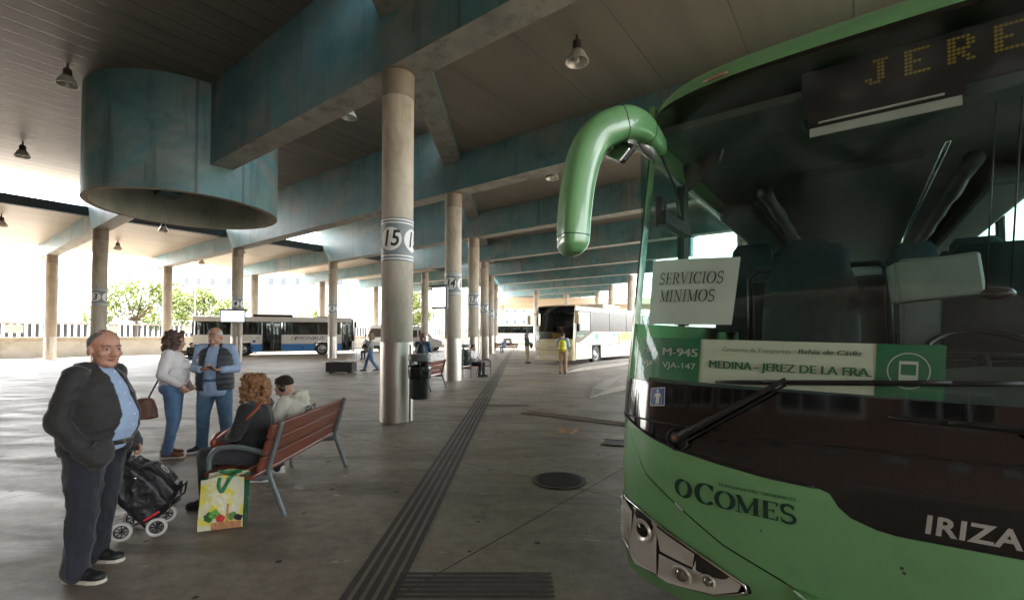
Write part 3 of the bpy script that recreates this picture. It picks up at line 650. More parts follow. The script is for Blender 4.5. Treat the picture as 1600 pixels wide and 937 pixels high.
SX = [0, .09, .154, .258, .456, .684, .933, .984, 1.3, 2.5]; SZ = [1.145, 1.11, 1.008, .854, .736, .606, .517, .495, .44, .44]
seam = lambda x: interp(x, SX, SZ)
TS3 = sorted(set(TS2 + [(x - 1.25) / 1.25 for x in SX]))
b = MB(); front_patch(b, lambda x: .22, lambda x: min(seam(x), bound(x)) - .006, TS3, 14); b.build('bumper_panel', mt_green, coach, smooth=50)
b = MB(); front_patch(b, lambda x: min(seam(x), bound(x) - .004) - .006, lambda x: bound(x) - .004, TS3, 2, -.012); b.build('panel_gap', mt_rub, coach, smooth=50)
b = MB(); front_patch(b, lambda x: min(seam(x) + .004, bound(x) - .005), lambda x: bound(x) - .004, TS3, 10, .002); b.build('front_panel', mt_green, coach, smooth=50)
b = MB(); front_patch(b, lambda x: bound(x), lambda x: max(1.16, bound(x)), TS2, 4); front_patch(b, lambda x: max(1.16, bound(x)) , lambda x: 1.375, TS2, 4, .006); lb = b.build('glazing_band', mt_gloss, coach, smooth=30)
b = MB(); b.tube([FS(x, interp(x, BX, BZ), .004) for x in [.02 + i * .03 for i in range(36)]], .006, 6); b.tube([FS(x, 1.158, .006) for x in [.02 + i * .04 for i in range(60)]], .006, 6); b.build('seal', mt_rub, coach, smooth=True)
in_ts = [t for t in TS if -.93 < t < .93]
b = MB(); front_patch(b, lambda x: 1.376, lambda x: 3.13, in_ts, 20, .004); b.build('windscreen', mt_ws, coach, smooth=True)
# black printed border at the sides and along the top, then the green pillar skin
b = MB(); front_patch(b, lambda x: 1.376, lambda x: 3.16, [t for t in TS if -.99 < t <= -.925], 16, .004); front_patch(b, lambda x: 1.376, lambda x: 3.16, [t for t in TS if .925 <= t < .99], 16, .004)
front_patch(b, lambda x: 3.131, lambda x: 3.165, in_ts, 2, .005); b.build('windscreen_border', mt_gloss, coach, smooth=True)
b = MB(); front_patch(b, lambda x: 1.16, lambda x: 3.165, [t for t in TS if t <= -.985], 16, -.003); front_patch(b, lambda x: 1.16, lambda x: 3.165, [t for t in TS if t >= .985], 16, -.003)
front_patch(b, lambda x: 3.166, lambda x: 3.409, TS, 12, .0); b.build('roof_front', mt_green, coach, smooth=50)
# body sides, roof, rear
LEN = 12.2
def side(b, x, y0, y1, z0, z1): b.bx(x - .02, x + .02, y0, y1, z0, z1)
b = MB()
for sx in (0, 1):
    X = .02 if sx == 0 else 2.48
    side(b, X, .56, LEN, .55 if False else .3, 1.0); side(b, X, .56, LEN, 1.0, 1.72); side(b, X + (.06 if sx == 0 else -.06), .75, LEN, 2.9, 3.28)
b.build('side_panel', mt_green, coach, bevel=.004)
b = MB(); rows = []
for i in range(13):
    y = .93 + (LEN - .93) * i / 12; rows.append([Vector((1.25 - 1.19 + 0, y, 3.26)), Vector((.13, y, 3.36)), Vector((.4, y, 3.405)), Vector((1.25, y, 3.43)), Vector((2.1, y, 3.405)), Vector((2.37, y, 3.36)), Vector((2.44, y, 3.26))])
b.rings(rows, cap=False, close=False); b.build('roof', mt_green, coach, smooth=True)
b = MB(); b.bx(.5, 2.0, 4.5, 8.5, 3.43, 3.62); b.build('roof_unit', mt_green, coach, bevel=.05)
b = MB(); b.bx(.04, 2.46, LEN - .03, LEN, .3, 1.9); b.bx(.04, 2.46, LEN - .03, LEN, 2.75, 3.3); b.build('rear_panel', mt_green, coach)
b = MB(); b.bx(.1, 2.4, LEN - .022, LEN - .012, 1.9, 2.75); b.build('rear_window', mt_sg, coach)
for sx, X in ((0, .045), (1, 2.455)):
    edges = [.62, 1.62, 4.65, 6.5, 8.4, 10.3, LEN]
    for i in range(len(edges) - 1):
        b = MB(); b.bx(X - .005, X + .005, edges[i], edges[i + 1] - .1, 1.72, 2.9); b.build('side_window', mt_sg, coach)
        b = MB(); b.bx(X - .025, X + .03, edges[i + 1] - .13, edges[i + 1], 1.72, 2.9); b.build('window_pillar', mt_int, coach)
# wheels
def wheel(parent, x, y, r=.5, w=.28, flip=1, rimc=None):
    b = MB(); b.lathe([(r * .62, -w / 2), (r * .93, -w / 2), (r, -w * .36), (r, w * .36), (r * .93, w / 2), (r * .62, w / 2)], n=36)
    b.v = [(p[2] * 1.0 + x, p[0] + y, p[1] + r) for p in b.v]; o = b.build('wheel', mt_rub, parent, smooth=40)
    b = MB(); s = -flip
    prof = [(r * .63, w * .5), (r * .58, w * .44), (r * .5, w * .2), (r * .3, w * .28), (r * .22, w * .46), (0.001, w * .48)]
    b.lathe([(q, z * s) for q, z in prof], n=36)
    for j in range(10):
        a = 2 * math.pi * j / 10; b.cyl((r * .26 * math.cos(a), r * .26 * math.sin(a), s * w * .26), (r * .26 * math.cos(a), r * .26 * math.sin(a), s * w * .42), .02, n=8)
    b.v = [(p[2] + x, p[0] + y, p[1] + r) for p in b.v]; b.build('rim', rimc or mat('steel_rim', (.45, .44, .42), .4, .7), o, smooth=40)
for y in (2.9, 9.0):
    for x, fl in ((.17, 1), (2.33, -1)): wheel(coach, x, y, flip=fl)
b = MB(); b.bx(.3, 2.2, .5, LEN - .2, .28, .5); b.build('chassis', mt_rub, coach)
# interior
b = MB(); b.bx(.1, 2.4, .95, LEN - .1, 1.02, 1.1); b.bx(.45, 2.05, 2.1, LEN - .1, 1.1, 1.4); b.build('cabin_floor', mt_int, coach)
b = MB(); b.bx(.1, 2.4, .75, LEN - .05, 3.05, 3.1); b.bx(.85, 1.65, 2.2, 10, 2.99, 3.05); b.build('cabin_ceiling', mt_int2, coach)
for x0, x1 in ((.1, .45), (2.05, 2.4)):
    b = MB(); b.bx(x0, x1, 2.6, LEN - .3, 2.80, 2.97); b.build('luggage_rack', mt_int2, coach, bevel=.04)
for x in (.62, 1.88):
    b = MB(); b.tube([(x, 1.9 + i * .45, 2.84) for i in range(21)], [(.058, .046, .064, .046)[i % 4] for i in range(21)], 12); b.build('air_duct', mt_int, coach, smooth=True)
b = MB(); b.tube([(1.72, 1.6, 2.9), (1.72, 9, 2.9)], .018, 8); b.build('grab_rail', mt_chrome, coach, smooth=True)
b = MB()                                                # dashboard
rows = []
for i in range(17):
    x = .14 + 2.22 * i / 16; f = FS(x, 1.3).y; rows.append([Vector((x, f + .03, 1.33)), Vector((x, f + .12, 1.37)), Vector((x, f + .33, 1.38 + (.13 * smoothstep(1.3, 1.6, x)))), Vector((x, f + .46, 1.30)), Vector((x, f + .5, .95))])
b.rings(rows, cap=False, close=False); b.build('dashboard', mt_int, coach, smooth=40)
def seat(x, y, z, w=.46, m=mt_seat):
    b = MB()
    b.box((x, y + .02, z + .42), (w, .46, .14)); P = []
    for zz, ww, yy, dd in ((.40, .46, .25, .12), (.7, .46, .29, .13), (.95, .44, .33, .13), (1.08, .38, .35, .12), (1.2, .36, .37, .11), (1.26, .28, .38, .07)):
        k = w / .46; P.append([Vector((x + ww * k / 2 * a, y + yy + dd / 2 * c, z + zz)) for a, c in ((-1, -.6), (-.8, -1), (.8, -1), (1, -.6), (1, .6), (.8, 1), (-.8, 1), (-1, .6))])
    b.rings(P); b.bx(x - .05, x + .05, y - .1, y + .2, z - .05, z + .38)
    o = b.build('passenger_seat', m, coach, smooth=40); return o
for r_ in range(10):
    for x in (.36, .84, 1.68, 2.14):
        if r_ == 0 and x > 1.5: continue
        seat(x, 2.5 + r_ * .86, 1.32)
g_ = seat(.95, 1.25, 1.05, .6); 
b = MB(); b.bx(.5, 1.42, 1.93, 1.99, 1.3, 2.1); b.build('modesty_panel', mt_int, coach, bevel=.03)
b = MB(); b.tube([(.5, 1.9, 1.35), (.5, 1.9, 2.12), (.56, 1.9, 2.18), (1.36, 1.9, 2.18), (1.42, 1.9, 2.12), (1.42, 1.9, 1.35)], .022, 8); b.build('grab_rail', mt_bplas, coach, smooth=True)
seat(1.95, 1.55, 1.0, .52)
b = MB(); b.bx(1.5, 2.3, 2.32, 2.4, 1.5, 2.25); b.build('driver_screen', mat('cream_plastic', (.26, .25, .22), .5), coach, bevel=.03)
b = MB(); b.box((1.62, 1.5, 2.0), (.42, .22, .26), (0, R(-6), R(8))); b.build('ticket_machine', mat('cream_plastic', (.3, .3, .26), .5), coach, bevel=.02)
b = MB(); P = [Vector((.24 * math.cos(a * math.pi / 12), .24 * math.sin(a * math.pi / 12), 0)) for a in range(25)]; mm = Euler((R(35), 0, 0)).to_matrix(); b.tube([mm @ p + Vector((1.78, 1.12, 1.53)) for p in P], .018, 8, cap=False)
b.tube([(1.78, 1.12, 1.53), (1.78, 1.0, 1.3)], .03, 8); b.tube([mm @ Vector((-.24, 0, 0)) + Vector((1.78, 1.12, 1.53)), mm @ Vector((.24, 0, 0)) + Vector((1.78, 1.12, 1.53))], .02, 8); b.build('steering_wheel', mt_bplas, coach, smooth=True)
b = MB(); b.tube([(1.75, .5, 2.7), (1.72, .62, 1.85)], .004, 6); b.tube([(1.83, .5, 2.7), (1.80, .62, 1.85)], .004, 6); b.ell((1.76, .62, 1.84), (.06, .05, .03)); b.build('cable', mt_bplas, coach, smooth=True)
# destination display, white sun blind
b = MB(); b.bx(1.0, 2.3, .56, .74, 2.84, 3.11); disp = b.build('destination_display', mt_bplas, coach, bevel=.01)
b = MB(); ox = 1.29; m_led = emat('amber_led', (.17, .12, .018), .012)
for ci, ch in enumerate('JEREZ'):
    for ri, row in enumerate(DOTS[ch]):
        for xi, q in enumerate(row):
            if q == 'X':
                c = Vector((ox + ci * .158 + xi * .0165, .557, 3.065 - ri * .0185)); b.add([c + Vector((.0078 * math.cos(a), 0, .0078 * math.sin(a))) for a in [i * math.pi / 4 for i in range(8)]], [tuple(range(8))])
b.build('lit_dots', m_led, disp, fix=False)
mt_blind = mat('white_blind', (.5, .5, .46), .6)
b = MB(); b.bx(1.04, 1.64, .50, .512, 2.72, 2.765); b.bx(1.08, 1.58, .5, .508, 2.785, 2.795); b.build('sun_blind', mt_blind, coach)
b = MB(); b.bx(1.03, 1.66, .514, .53, 2.765, 2.84); b.build('blind_case', mt_bplas, coach)
# wipers
def wiper(x0, z0, x1, z1, bx0, bz0, bx1, bz1):
    p = FS(x0, z0, .03); q = FS(x1, z1, .06); b = MB()
    b.cyl(FS(x0, z0, 0), FS(x0, z0, .05), .03, .026, 16); b.tube([p, p + (q - p) * .25 + Vector((0, -.015, 0)), q], [.022, .018, .011], 8)
    b.tube([FS(x0 + .03, z0 - .02, .03), FS(x1, z1 - .025, .05)], .007, 6)
    a = b.build('wiper', mt_bplas, coach, smooth=40)
    b = MB(); n = 10; P = [FS(bx0 + (bx1 - bx0) * i / n, bz0 + (bz1 - bz0) * i / n, .022) for i in range(n + 1)]; b.tube(P, [.006] + [.011] * (n - 1) + [.006], 8); b.tube([v + Vector((0, -.016, .006)) for v in P[2:-2]], [.009] * (n - 3), 6); b.build('wiper_blade', mt_rub, a, smooth=True)
    b = MB(); b.tube([FS(x0 + .055 * math.cos(t * .45), z0 - .01 + .055 * math.sin(t * .45), .028) for t in range(15)], .005, 6); b.build('washer_hose', mt_rub, a, smooth=True)
    b = MB(); b.cyl(FS(x0, z0, .05), FS(x0, z0, .06), .011, n=12); b.build('bolt', mat('rusty_bolt', (.30, .15, .07), .5, .5), a, smooth=40)
wiper(.459, 1.095, .965, 1.43, .645, 1.40, 1.75, 1.462)
wiper(2.12, 1.06, 1.72, 1.30, 1.33, 1.30, 2.25, 1.275)
# lettering on the paint
def on_front(name, vs, fs, x0, z0, sx, sz, m, off=.006, rot=0, parent=coach):
    cs, sn = math.cos(rot), math.sin(rot); b = MB()
    b.add([FS(x0 + v.x * sx * cs - v.y * sz * sn, z0 + v.x * sx * sn + v.y * sz * cs, off) for v in vs], fs); return b.build(name, m, parent, fix=False)
vs, fs, wd = serif_geo('COMES', 1, .83, .03, 1.25); on_front('company_lettering', vs, fs, .553, .789, .452 / wd, .098, mt_dkgreen)
vs, fs = text_geo('TRANSPORTES  GENERALES', 1, bold=.0); mnx = min(v.x for v in vs); mxx = max(v.x for v in vs); on_front('small_lettering', [Vector(((v.x - mnx) / (mxx - mnx), v.y, 0)) for v in vs], fs, .662, .898, .338, .02, mt_dkgreen)
b = MB()
for a0, a1 in ((72, 262), (-108, 82)):                  # open ring emblem in two arcs
    n = 14; P = []
    for i in range(n + 1):
        a = R(a0 + (a1 - a0) * i / n); w = .024 * math.sin(math.pi * (i + .6) / (n + 1.2)); P += [FS(.487 + (.036 + w / 2) * math.cos(a), .838 + (.042 + w / 2) * math.sin(a), .006), FS(.487 + (.036 - w / 2) * math.cos(a), .838 + (.042 - w / 2) * math.sin(a), .006)]
    b.add(P, [(2 * i, 2 * i + 1, 2 * i + 3, 2 * i + 2) for i in range(n)])
b.build('ring_emblem', mt_dkgreen, coach, fix=False)
vs, fs = text_geo('IRIZAR', 1, bold=.03, align='LEFT', space=1.1, shear=.12); on_front('maker_lettering', vs, fs, 1.432, .895, .102, .098, mt_silver, .005)
# headlamp cluster
HL = [(.012, .634), (.10, .662), (.209, .648), (.379, .59), (.588, .517), (.782, .44), (.79, .41), (.76, .389), (.642, .335), (.402, .300), (.188, .305), (.06, .36), (.02, .45)]
def front_poly(poly, off, inset=1.0):
    cx = sum(p[0] for p in poly) / len(poly); cz = sum(p[1] for p in poly) / len(poly)
    P = [(x, z) for x, z in poly]; P = [(cx + (x - cx) * inset, cz + (z - cz) * inset) for x, z in P]; return P, (cx, cz)
def fill_front(b, poly, off, nr=6):
    P, c = front_poly(poly, off); D = []
    for i in range(len(P)):
        a, d = P[i], P[(i + 1) % len(P)]
        for k in range(4): D.append((a[0] + (d[0] - a[0]) * k / 4, a[1] + (d[1] - a[1]) * k / 4))
    rings = [[FS(c[0] + (p[0] - c[0]) * s_, c[1] + (p[1] - c[1]) * s_, off(s_) if callable(off) else off) for p in D] for s_ in [1 - i / nr for i in range(nr)] + [.001]]
    b.rings(rings, cap=False)
b = MB(); fill_front(b, front_poly(HL, 0, 1.05)[0], .004); hl = b.build('headlight', mt_rub, coach, smooth=40)
mt_refl = mat('lamp_chrome', (.9, .88, .83), .3, .35, var=.08, scale=5); mt_satin = mat('lamp_satin', (.8, .78, .73), .4, .3, var=.1)
def facet(nm, poly, m, o0, gx, gz):
    c = (sum(p[0] for p in poly) / len(poly), sum(p[1] for p in poly) / len(poly)); b = MB(); n = len(poly)
    D = [(poly[i][0] + (poly[(i + 1) % n][0] - poly[i][0]) * k / 4, poly[i][1] + (poly[(i + 1) % n][1] - poly[i][1]) * k / 4) for i in range(n) for k in range(4)]
    b.rings([[FS(c[0] + (p[0] - c[0]) * s_, c[1] + (p[1] - c[1]) * s_, o0 + gx * (p[0] - c[0]) * s_ + gz * (p[1] - c[1]) * s_ - .012 * (1 - s_ * s_)) for p in D] for s_ in (1, .75, .5, .25, .01)], cap=False); return b.build(nm, m, hl, smooth=True)
facet('rib_panel', [(.018, .62), (.10, .65), (.165, .61), (.14, .37), (.06, .375), (.022, .45)], mt_satin, .016, 0, 0)
facet('reflector', [(.17, .615), (.21, .64), (.33, .60), (.335, .335), (.19, .318), (.145, .36)], mt_refl, .02, .0, -.12)
facet('reflector', [(.34, .597), (.379, .582), (.55, .525), (.53, .44), (.345, .455)], mt_refl, .02, .03, .15)
facet('reflector', [(.345, .445), (.53, .43), (.56, .52), (.765, .435), (.75, .398), (.64, .35), (.40, .316), (.345, .325)], mt_refl, .02, -.03, -.2)
for x, z, r_, dark in ((.24, .535, .05, True), (.47, .375, .045, False), (.61, .40, .03, False)):
    n = 24; b = MB(); b.rings([[FS(x + rr * math.cos(2 * math.pi * j / n), z + rr * math.sin(2 * math.pi * j / n), o_) for j in range(n)] for rr, o_ in ((r_ * 1.25, .016), (r_ * 1.15, .030), (r_, .028), (r_ * .8, .018), (.001, .012))], cap=False); b.build('lamp', mt_refl, hl, smooth=40)
    b = MB(); b.rings([[FS(x + rr * math.cos(2 * math.pi * j / n), z + rr * math.sin(2 * math.pi * j / n), o_) for j in range(n)] for rr, o_ in ((r_ * .8, .020), (r_ * .6, .03), (r_ * .3, .036), (.001, .038))], cap=False); b.build('lens', mat('dark_lens', (.02, .022, .022), .04) if dark else mat('bulb_shield', (.35, .34, .32), .15, .7), hl, smooth=True)
b = MB()
for i in range(10): b.tube([FS(.036 + i * .003, .39 + i * .022, .024), FS(.075 + i * .004, .388 + i * .022, .024), FS(.125 + i * .003, .385 + i * .022, .024)], .0045, 6)
b.build('ribbed_lens', mat('clear_plastic', (.75, .73, .70), .15), hl, smooth=True)
b = MB(); fill_front(b, HL, lambda s_: .026 + .02 * (1 - s_ ** 3)); b.build('lamp_cover', glass('headlight_cover', (.92, .92, .9), 1), hl, smooth=40)
b = MB(); P = HL + [HL[0]]; b.tube([FS(x, z, .012) for x, z in P], .007, 6); b.build('lamp_trim', mt_chrome, hl, smooth=True)
b = MB(); b.tube([FS(.985 + i * .1, .49 - i * .03, .01 + .03 * min(1, i / 2)) for i in range(9)], [.012] + [.03] * 8, 10); b.build('bumper_lip', mt_green, coach, smooth=True)
b = MB(); b.tube([FS(x, 3.195, .012) for x in (.50, .54, .60, .64)], [.008, .013, .013, .008], 8); b.build('marker_light', mat('amber_marker', (.34, .20, .14), .3), coach, smooth=True)
# mirror arm drooping from the roof corner
def loc_pt(X, Y, Z): d = Vector((X, Y, 0)) - st(-1.24, 2.46); return Vector((d.dot(UX), d.dot(UY), Z))
MP = [(.945, 3.0, 2.865, .075, .06), (.875, 2.91, 2.885, .085, .07), (.78, 2.81, 2.91, .095, .085), (.675, 2.74, 2.905, .108, .098), (.575, 2.71, 2.87, .118, .10), (.485, 2.70, 2.805, .118, .10), (.425, 2.69, 2.69, .112, .095), (.385, 2.68, 2.52, .108, .09), (.362, 2.67, 2.34, .106, .088), (.353, 2.665, 2.19, .103, .084), (.352, 2.664, 2.145, .092, .07), (.352, 2.663, 2.115, .06, .045), (.352, 2.662, 2.106, .012, .01)]
sp = spline(MP, 5); b = MB(); b.tube([loc_pt(*p[:3]) for p in sp], [p[3] for p in sp], 24, True, [p[4] for p in sp], .62)
rv = list(b.v); arm = b.build('mirror_arm', mt_green, coach, smooth=50)
for i_ in (8, 17, 44):
    ring = [Vector(p) for p in rv[24 * i_:24 * i_ + 24]]; b = MB(); b.tube(ring + [ring[0], ring[1]], .0028, 6); b.build('seam', mt_rub, arm, smooth=True)
c0 = loc_pt(.665, 2.79, 2.765); b = MB(); b.box(c0, (.16, .05, .13), (R(-25), R(32), R(-15))); b.build('mirror_housing', mt_bplas, arm, bevel=.022)
b = MB(); b.box(c0 + Vector((-.01, -.022, -.012)), (.135, .03, .105), (R(-25), R(32), R(-15))); b.build('mirror_glass', mt_chrome, arm, bevel=.012)
b = MB(); b.tube([loc_pt(.93, 2.97, 2.80), loc_pt(.86, 2.89, 2.825), loc_pt(.79, 2.83, 2.845)], [.025, .04, .02], 14, True, [.04, .045, .03]); b.build('arm_underside', mat('grey_casting', (.35, .36, .35), .35, .5), arm, smooth=True)
b = MB(); bx0 = loc_pt(.385, 2.775, 2.40); b.ell(bx0, (.085, .025, .25), (0, 0, R(37))); b.build('mirror_glass', mt_chrome, arm, smooth=True)
b = MB(); b.tube([loc_pt(.462 + .001 * i, 2.655, 2.66 - .045 * i) for i in range(3)], .006, 6); b.build('screw_cover', mt_rub, arm, smooth=True)
# things behind the glass: dark wedge mirror, folded door gear, curtain
b = MB(); b.prism([(0, 0), (.26, .06), (.24, -.02), (.02, -.19)], lambda a, c_, d: Vector((.28 + a, .78 + d, 2.82 + c_)), .05); b.build('inner_mirror', mt_bplas, coach, bevel=.01)
b = MB(); b.box((.17, .95, 2.45), (.07, .6, .09)); b.box((.12, .8, 2.52), (.05, .1, .2)); b.tube([(.14, .7, 2.95), (.2, .85, 2.7), (.22, .9, 2.5)], .012, 6); b.build('door_gear', mt_bplas, coach, bevel=.01)
b = MB()
for y in (4.62, 6.5): b.rings([[Vector((.12 + .035 * math.sin(i * 1.7), y - .25 + i * .04, z)) for i in range(9)] for z in (1.75, 2.2, 2.88)], cap=False, close=False)
b.build('curtain', mat('dark_curtain', (.014, .022, .022), .8), coach, smooth=True)
# paper notice, route board, badge
def sheet(name, label, cat, corners, off, m, n=8):
    """sheet held flat behind or on the glass: corners bl, br, tr, tl given on the front"""
    bl, br, tr, tl = [Vector(c) for c in corners]; b = MB()
    rows = []
    for j in range(n + 1):
        v = j / n; rows.append([FS(*((bl * (1 - u) + br * u) * (1 - v) + (tl * (1 - u) + tr * u) * v), off) for u in [i / n for i in range(n + 1)]])
    b.rings(rows, cap=False, close=False); back = [[p + Vector((0, .002, 0)) for p in r_] for r_ in rows]
    b.rings(back, cap=False, close=False)
    o = b.build(name, m, smooth=True, fix=False, loc=coach.location, rz=TH); tag(o, label, cat); return o, (lambda u, v, o_=off: FS(*((bl * (1 - u) + br * u) * (1 - v) + (tl * (1 - u) + tr * u) * v), o_))
mt_paper = mat('white_paper', (.74, .77, .72), .8, var=.03)
pap, pf = sheet('paper_notice', 'white sheet of paper reading SERVICIOS MINIMOS taped inside the coach windscreen', 'notice', [(.218, 1.712), (.708, 1.70), (.743, 2.06), (.221, 2.104)], -.004, mt_paper)
for s_, u0, u1, v in (('SERVICIOS', .12, .87, .615), ('MINIMOS', .14, .80, .345)):
    vs, fs, wd = serif_geo(s_, 1, None, .07, .8, .08); b = MB(); b.add([pf(u0 + v_.x / wd * (u1 - u0), v + v_.y * .175 + (.04 * v_.x / wd if False else 0), .0005) for v_ in vs], fs); b.build('lettering', mt_ink, pap, fix=False)
mt_bgreen = mat('board_green', (.008, .17, .07), .5); mt_bwhite = mat('board_white', (.72, .73, .60), .6, var=.03); mt_wl = mat('white_lettering', (.62, .66, .60), .5); mt_gl = mat('grey_green_lettering', (.07, .16, .09), .5); mt_gl2 = mat('mid_green_lettering', (.03, .20, .08), .5)
brd, bf = sheet('route_board', 'long green and white route board reading MEDINA - JEREZ DE LA FRA. behind the windscreen', 'sign', [(.165, 1.40), (1.51, 1.384), (1.525, 1.605), (.165, 1.632)], -.006, mt_bwhite, 16)
def panel(u0, u1, v0, v1, m, name, off=-.003, n=8):
    b = MB(); b.rings([[bf(u0 + (u1 - u0) * i / n, v, off) for i in range(n + 1)] for v in (v0, (v0 + v1) / 2, v1)], cap=False, close=False); return b.build(name, m, brd, fix=False)
panel(0, .285, 0, 1, mt_bgreen, 'green_end'); panel(.835, 1, 0, 1, mt_bgreen, 'green_end'); panel(.0, .06, -.08, .06, mt_bgreen, 'green_end', -.002)
def board_text(s_, u0, u1, v, hgt, m, shear=0, bold=0):
    vs, fs = text_geo(s_, 1, shear=shear, fine=.3); a = min(q.x for q in vs); c_ = max(q.x for q in vs); b = MB()
    for i_, dx in enumerate((0, bold, -bold) if bold else (0,)): b.add([bf(u0 + (q.x + dx - a) / (c_ - a) * (u1 - u0), v + q.y * hgt, -.001 + .0005 * i_) for q in vs], fs); b.build('lettering', m, brd, fix=False)
board_text('M-945', .125, .275, .66, .26, mt_wl, bold=.035); board_text('VJA-147', .125, .27, .34, .2, mt_wl); board_text('M-9', .02, .085, .68, .2, mt_wl); board_text('VJA', .02, .08, .36, .17, mt_wl)
board_text('Consorcio de Transportes.', .37, .60, .78, .13, mt_gl, .2); board_text('Bahía de Cádiz', .62, .80, .79, .14, mt_gl, .2, .025); board_text('MEDINA - JEREZ DE LA FRA.', .325, .825, .42, .24, mt_gl2, bold=.04)
b = MB()
for i in range(40):
    a0, a1 = 2 * math.pi * i / 40, 2 * math.pi * (i + 1) / 40; b.add([bf(.915 + q * math.cos(a) * .052, .5 + q * math.sin(a) * .34, -.001) for a, q in ((a0, 1), (a1, 1), (a1, .94), (a0, .94))], [(0, 1, 2, 3)])
def bq(u0, u1, v0, v1): b.add([bf(u0, v0, -.001), bf(u1, v0, -.001), bf(u1, v1, -.001), bf(u0, v1, -.001)], [(0, 1, 2, 3)])
bq(.892, .938, .62, .68); bq(.892, .897, .36, .68); bq(.933, .938, .36, .68); bq(.892, .938, .30, .42); bq(.897, .906, .24, .31); bq(.924, .933, .24, .31)
b.build('bus_pictogram', mt_wl, brd, fix=False)
stk, sf_ = sheet('blue_sticker', 'small blue sticker with white walking figure at the windscreen corner', 'sticker', [(.276, 1.237), (.369, 1.25), (.367, 1.351), (.275, 1.338)], .009, mat('sticker_blue', (.03, .08, .30), .4), 4)
b = MB(); fq = lambda pts: b.add([sf_(u, v, .0105) for u, v in pts], [tuple(range(len(pts)))])
fq([(.5 + .08 * math.cos(a), .82 + .08 * math.sin(a)) for a in [i * math.pi / 5 for i in range(10)]]); fq([(.36, .70), (.64, .70), (.62, .42), (.6, .1), (.52, .1), (.5, .38), (.46, .1), (.38, .1), (.40, .42)]); fq([(.36, .70), (.26, .5), (.30, .47), (.42, .62)]); fq([(.64, .70), (.74, .52), (.70, .48), (.6, .62)]); fq([(.74, .5), (.76, .5), (.78, .1), (.76, .1)])
for e in ((0, .04), (.96, 1)): fq([(e[0], 0), (e[1], 0), (e[1], 1), (e[0], 1)]); fq([(0, e[0]), (1, e[0]), (1, e[1]), (0, e[1])])
b.build('walking_figure', mt_wl, stk, fix=False)
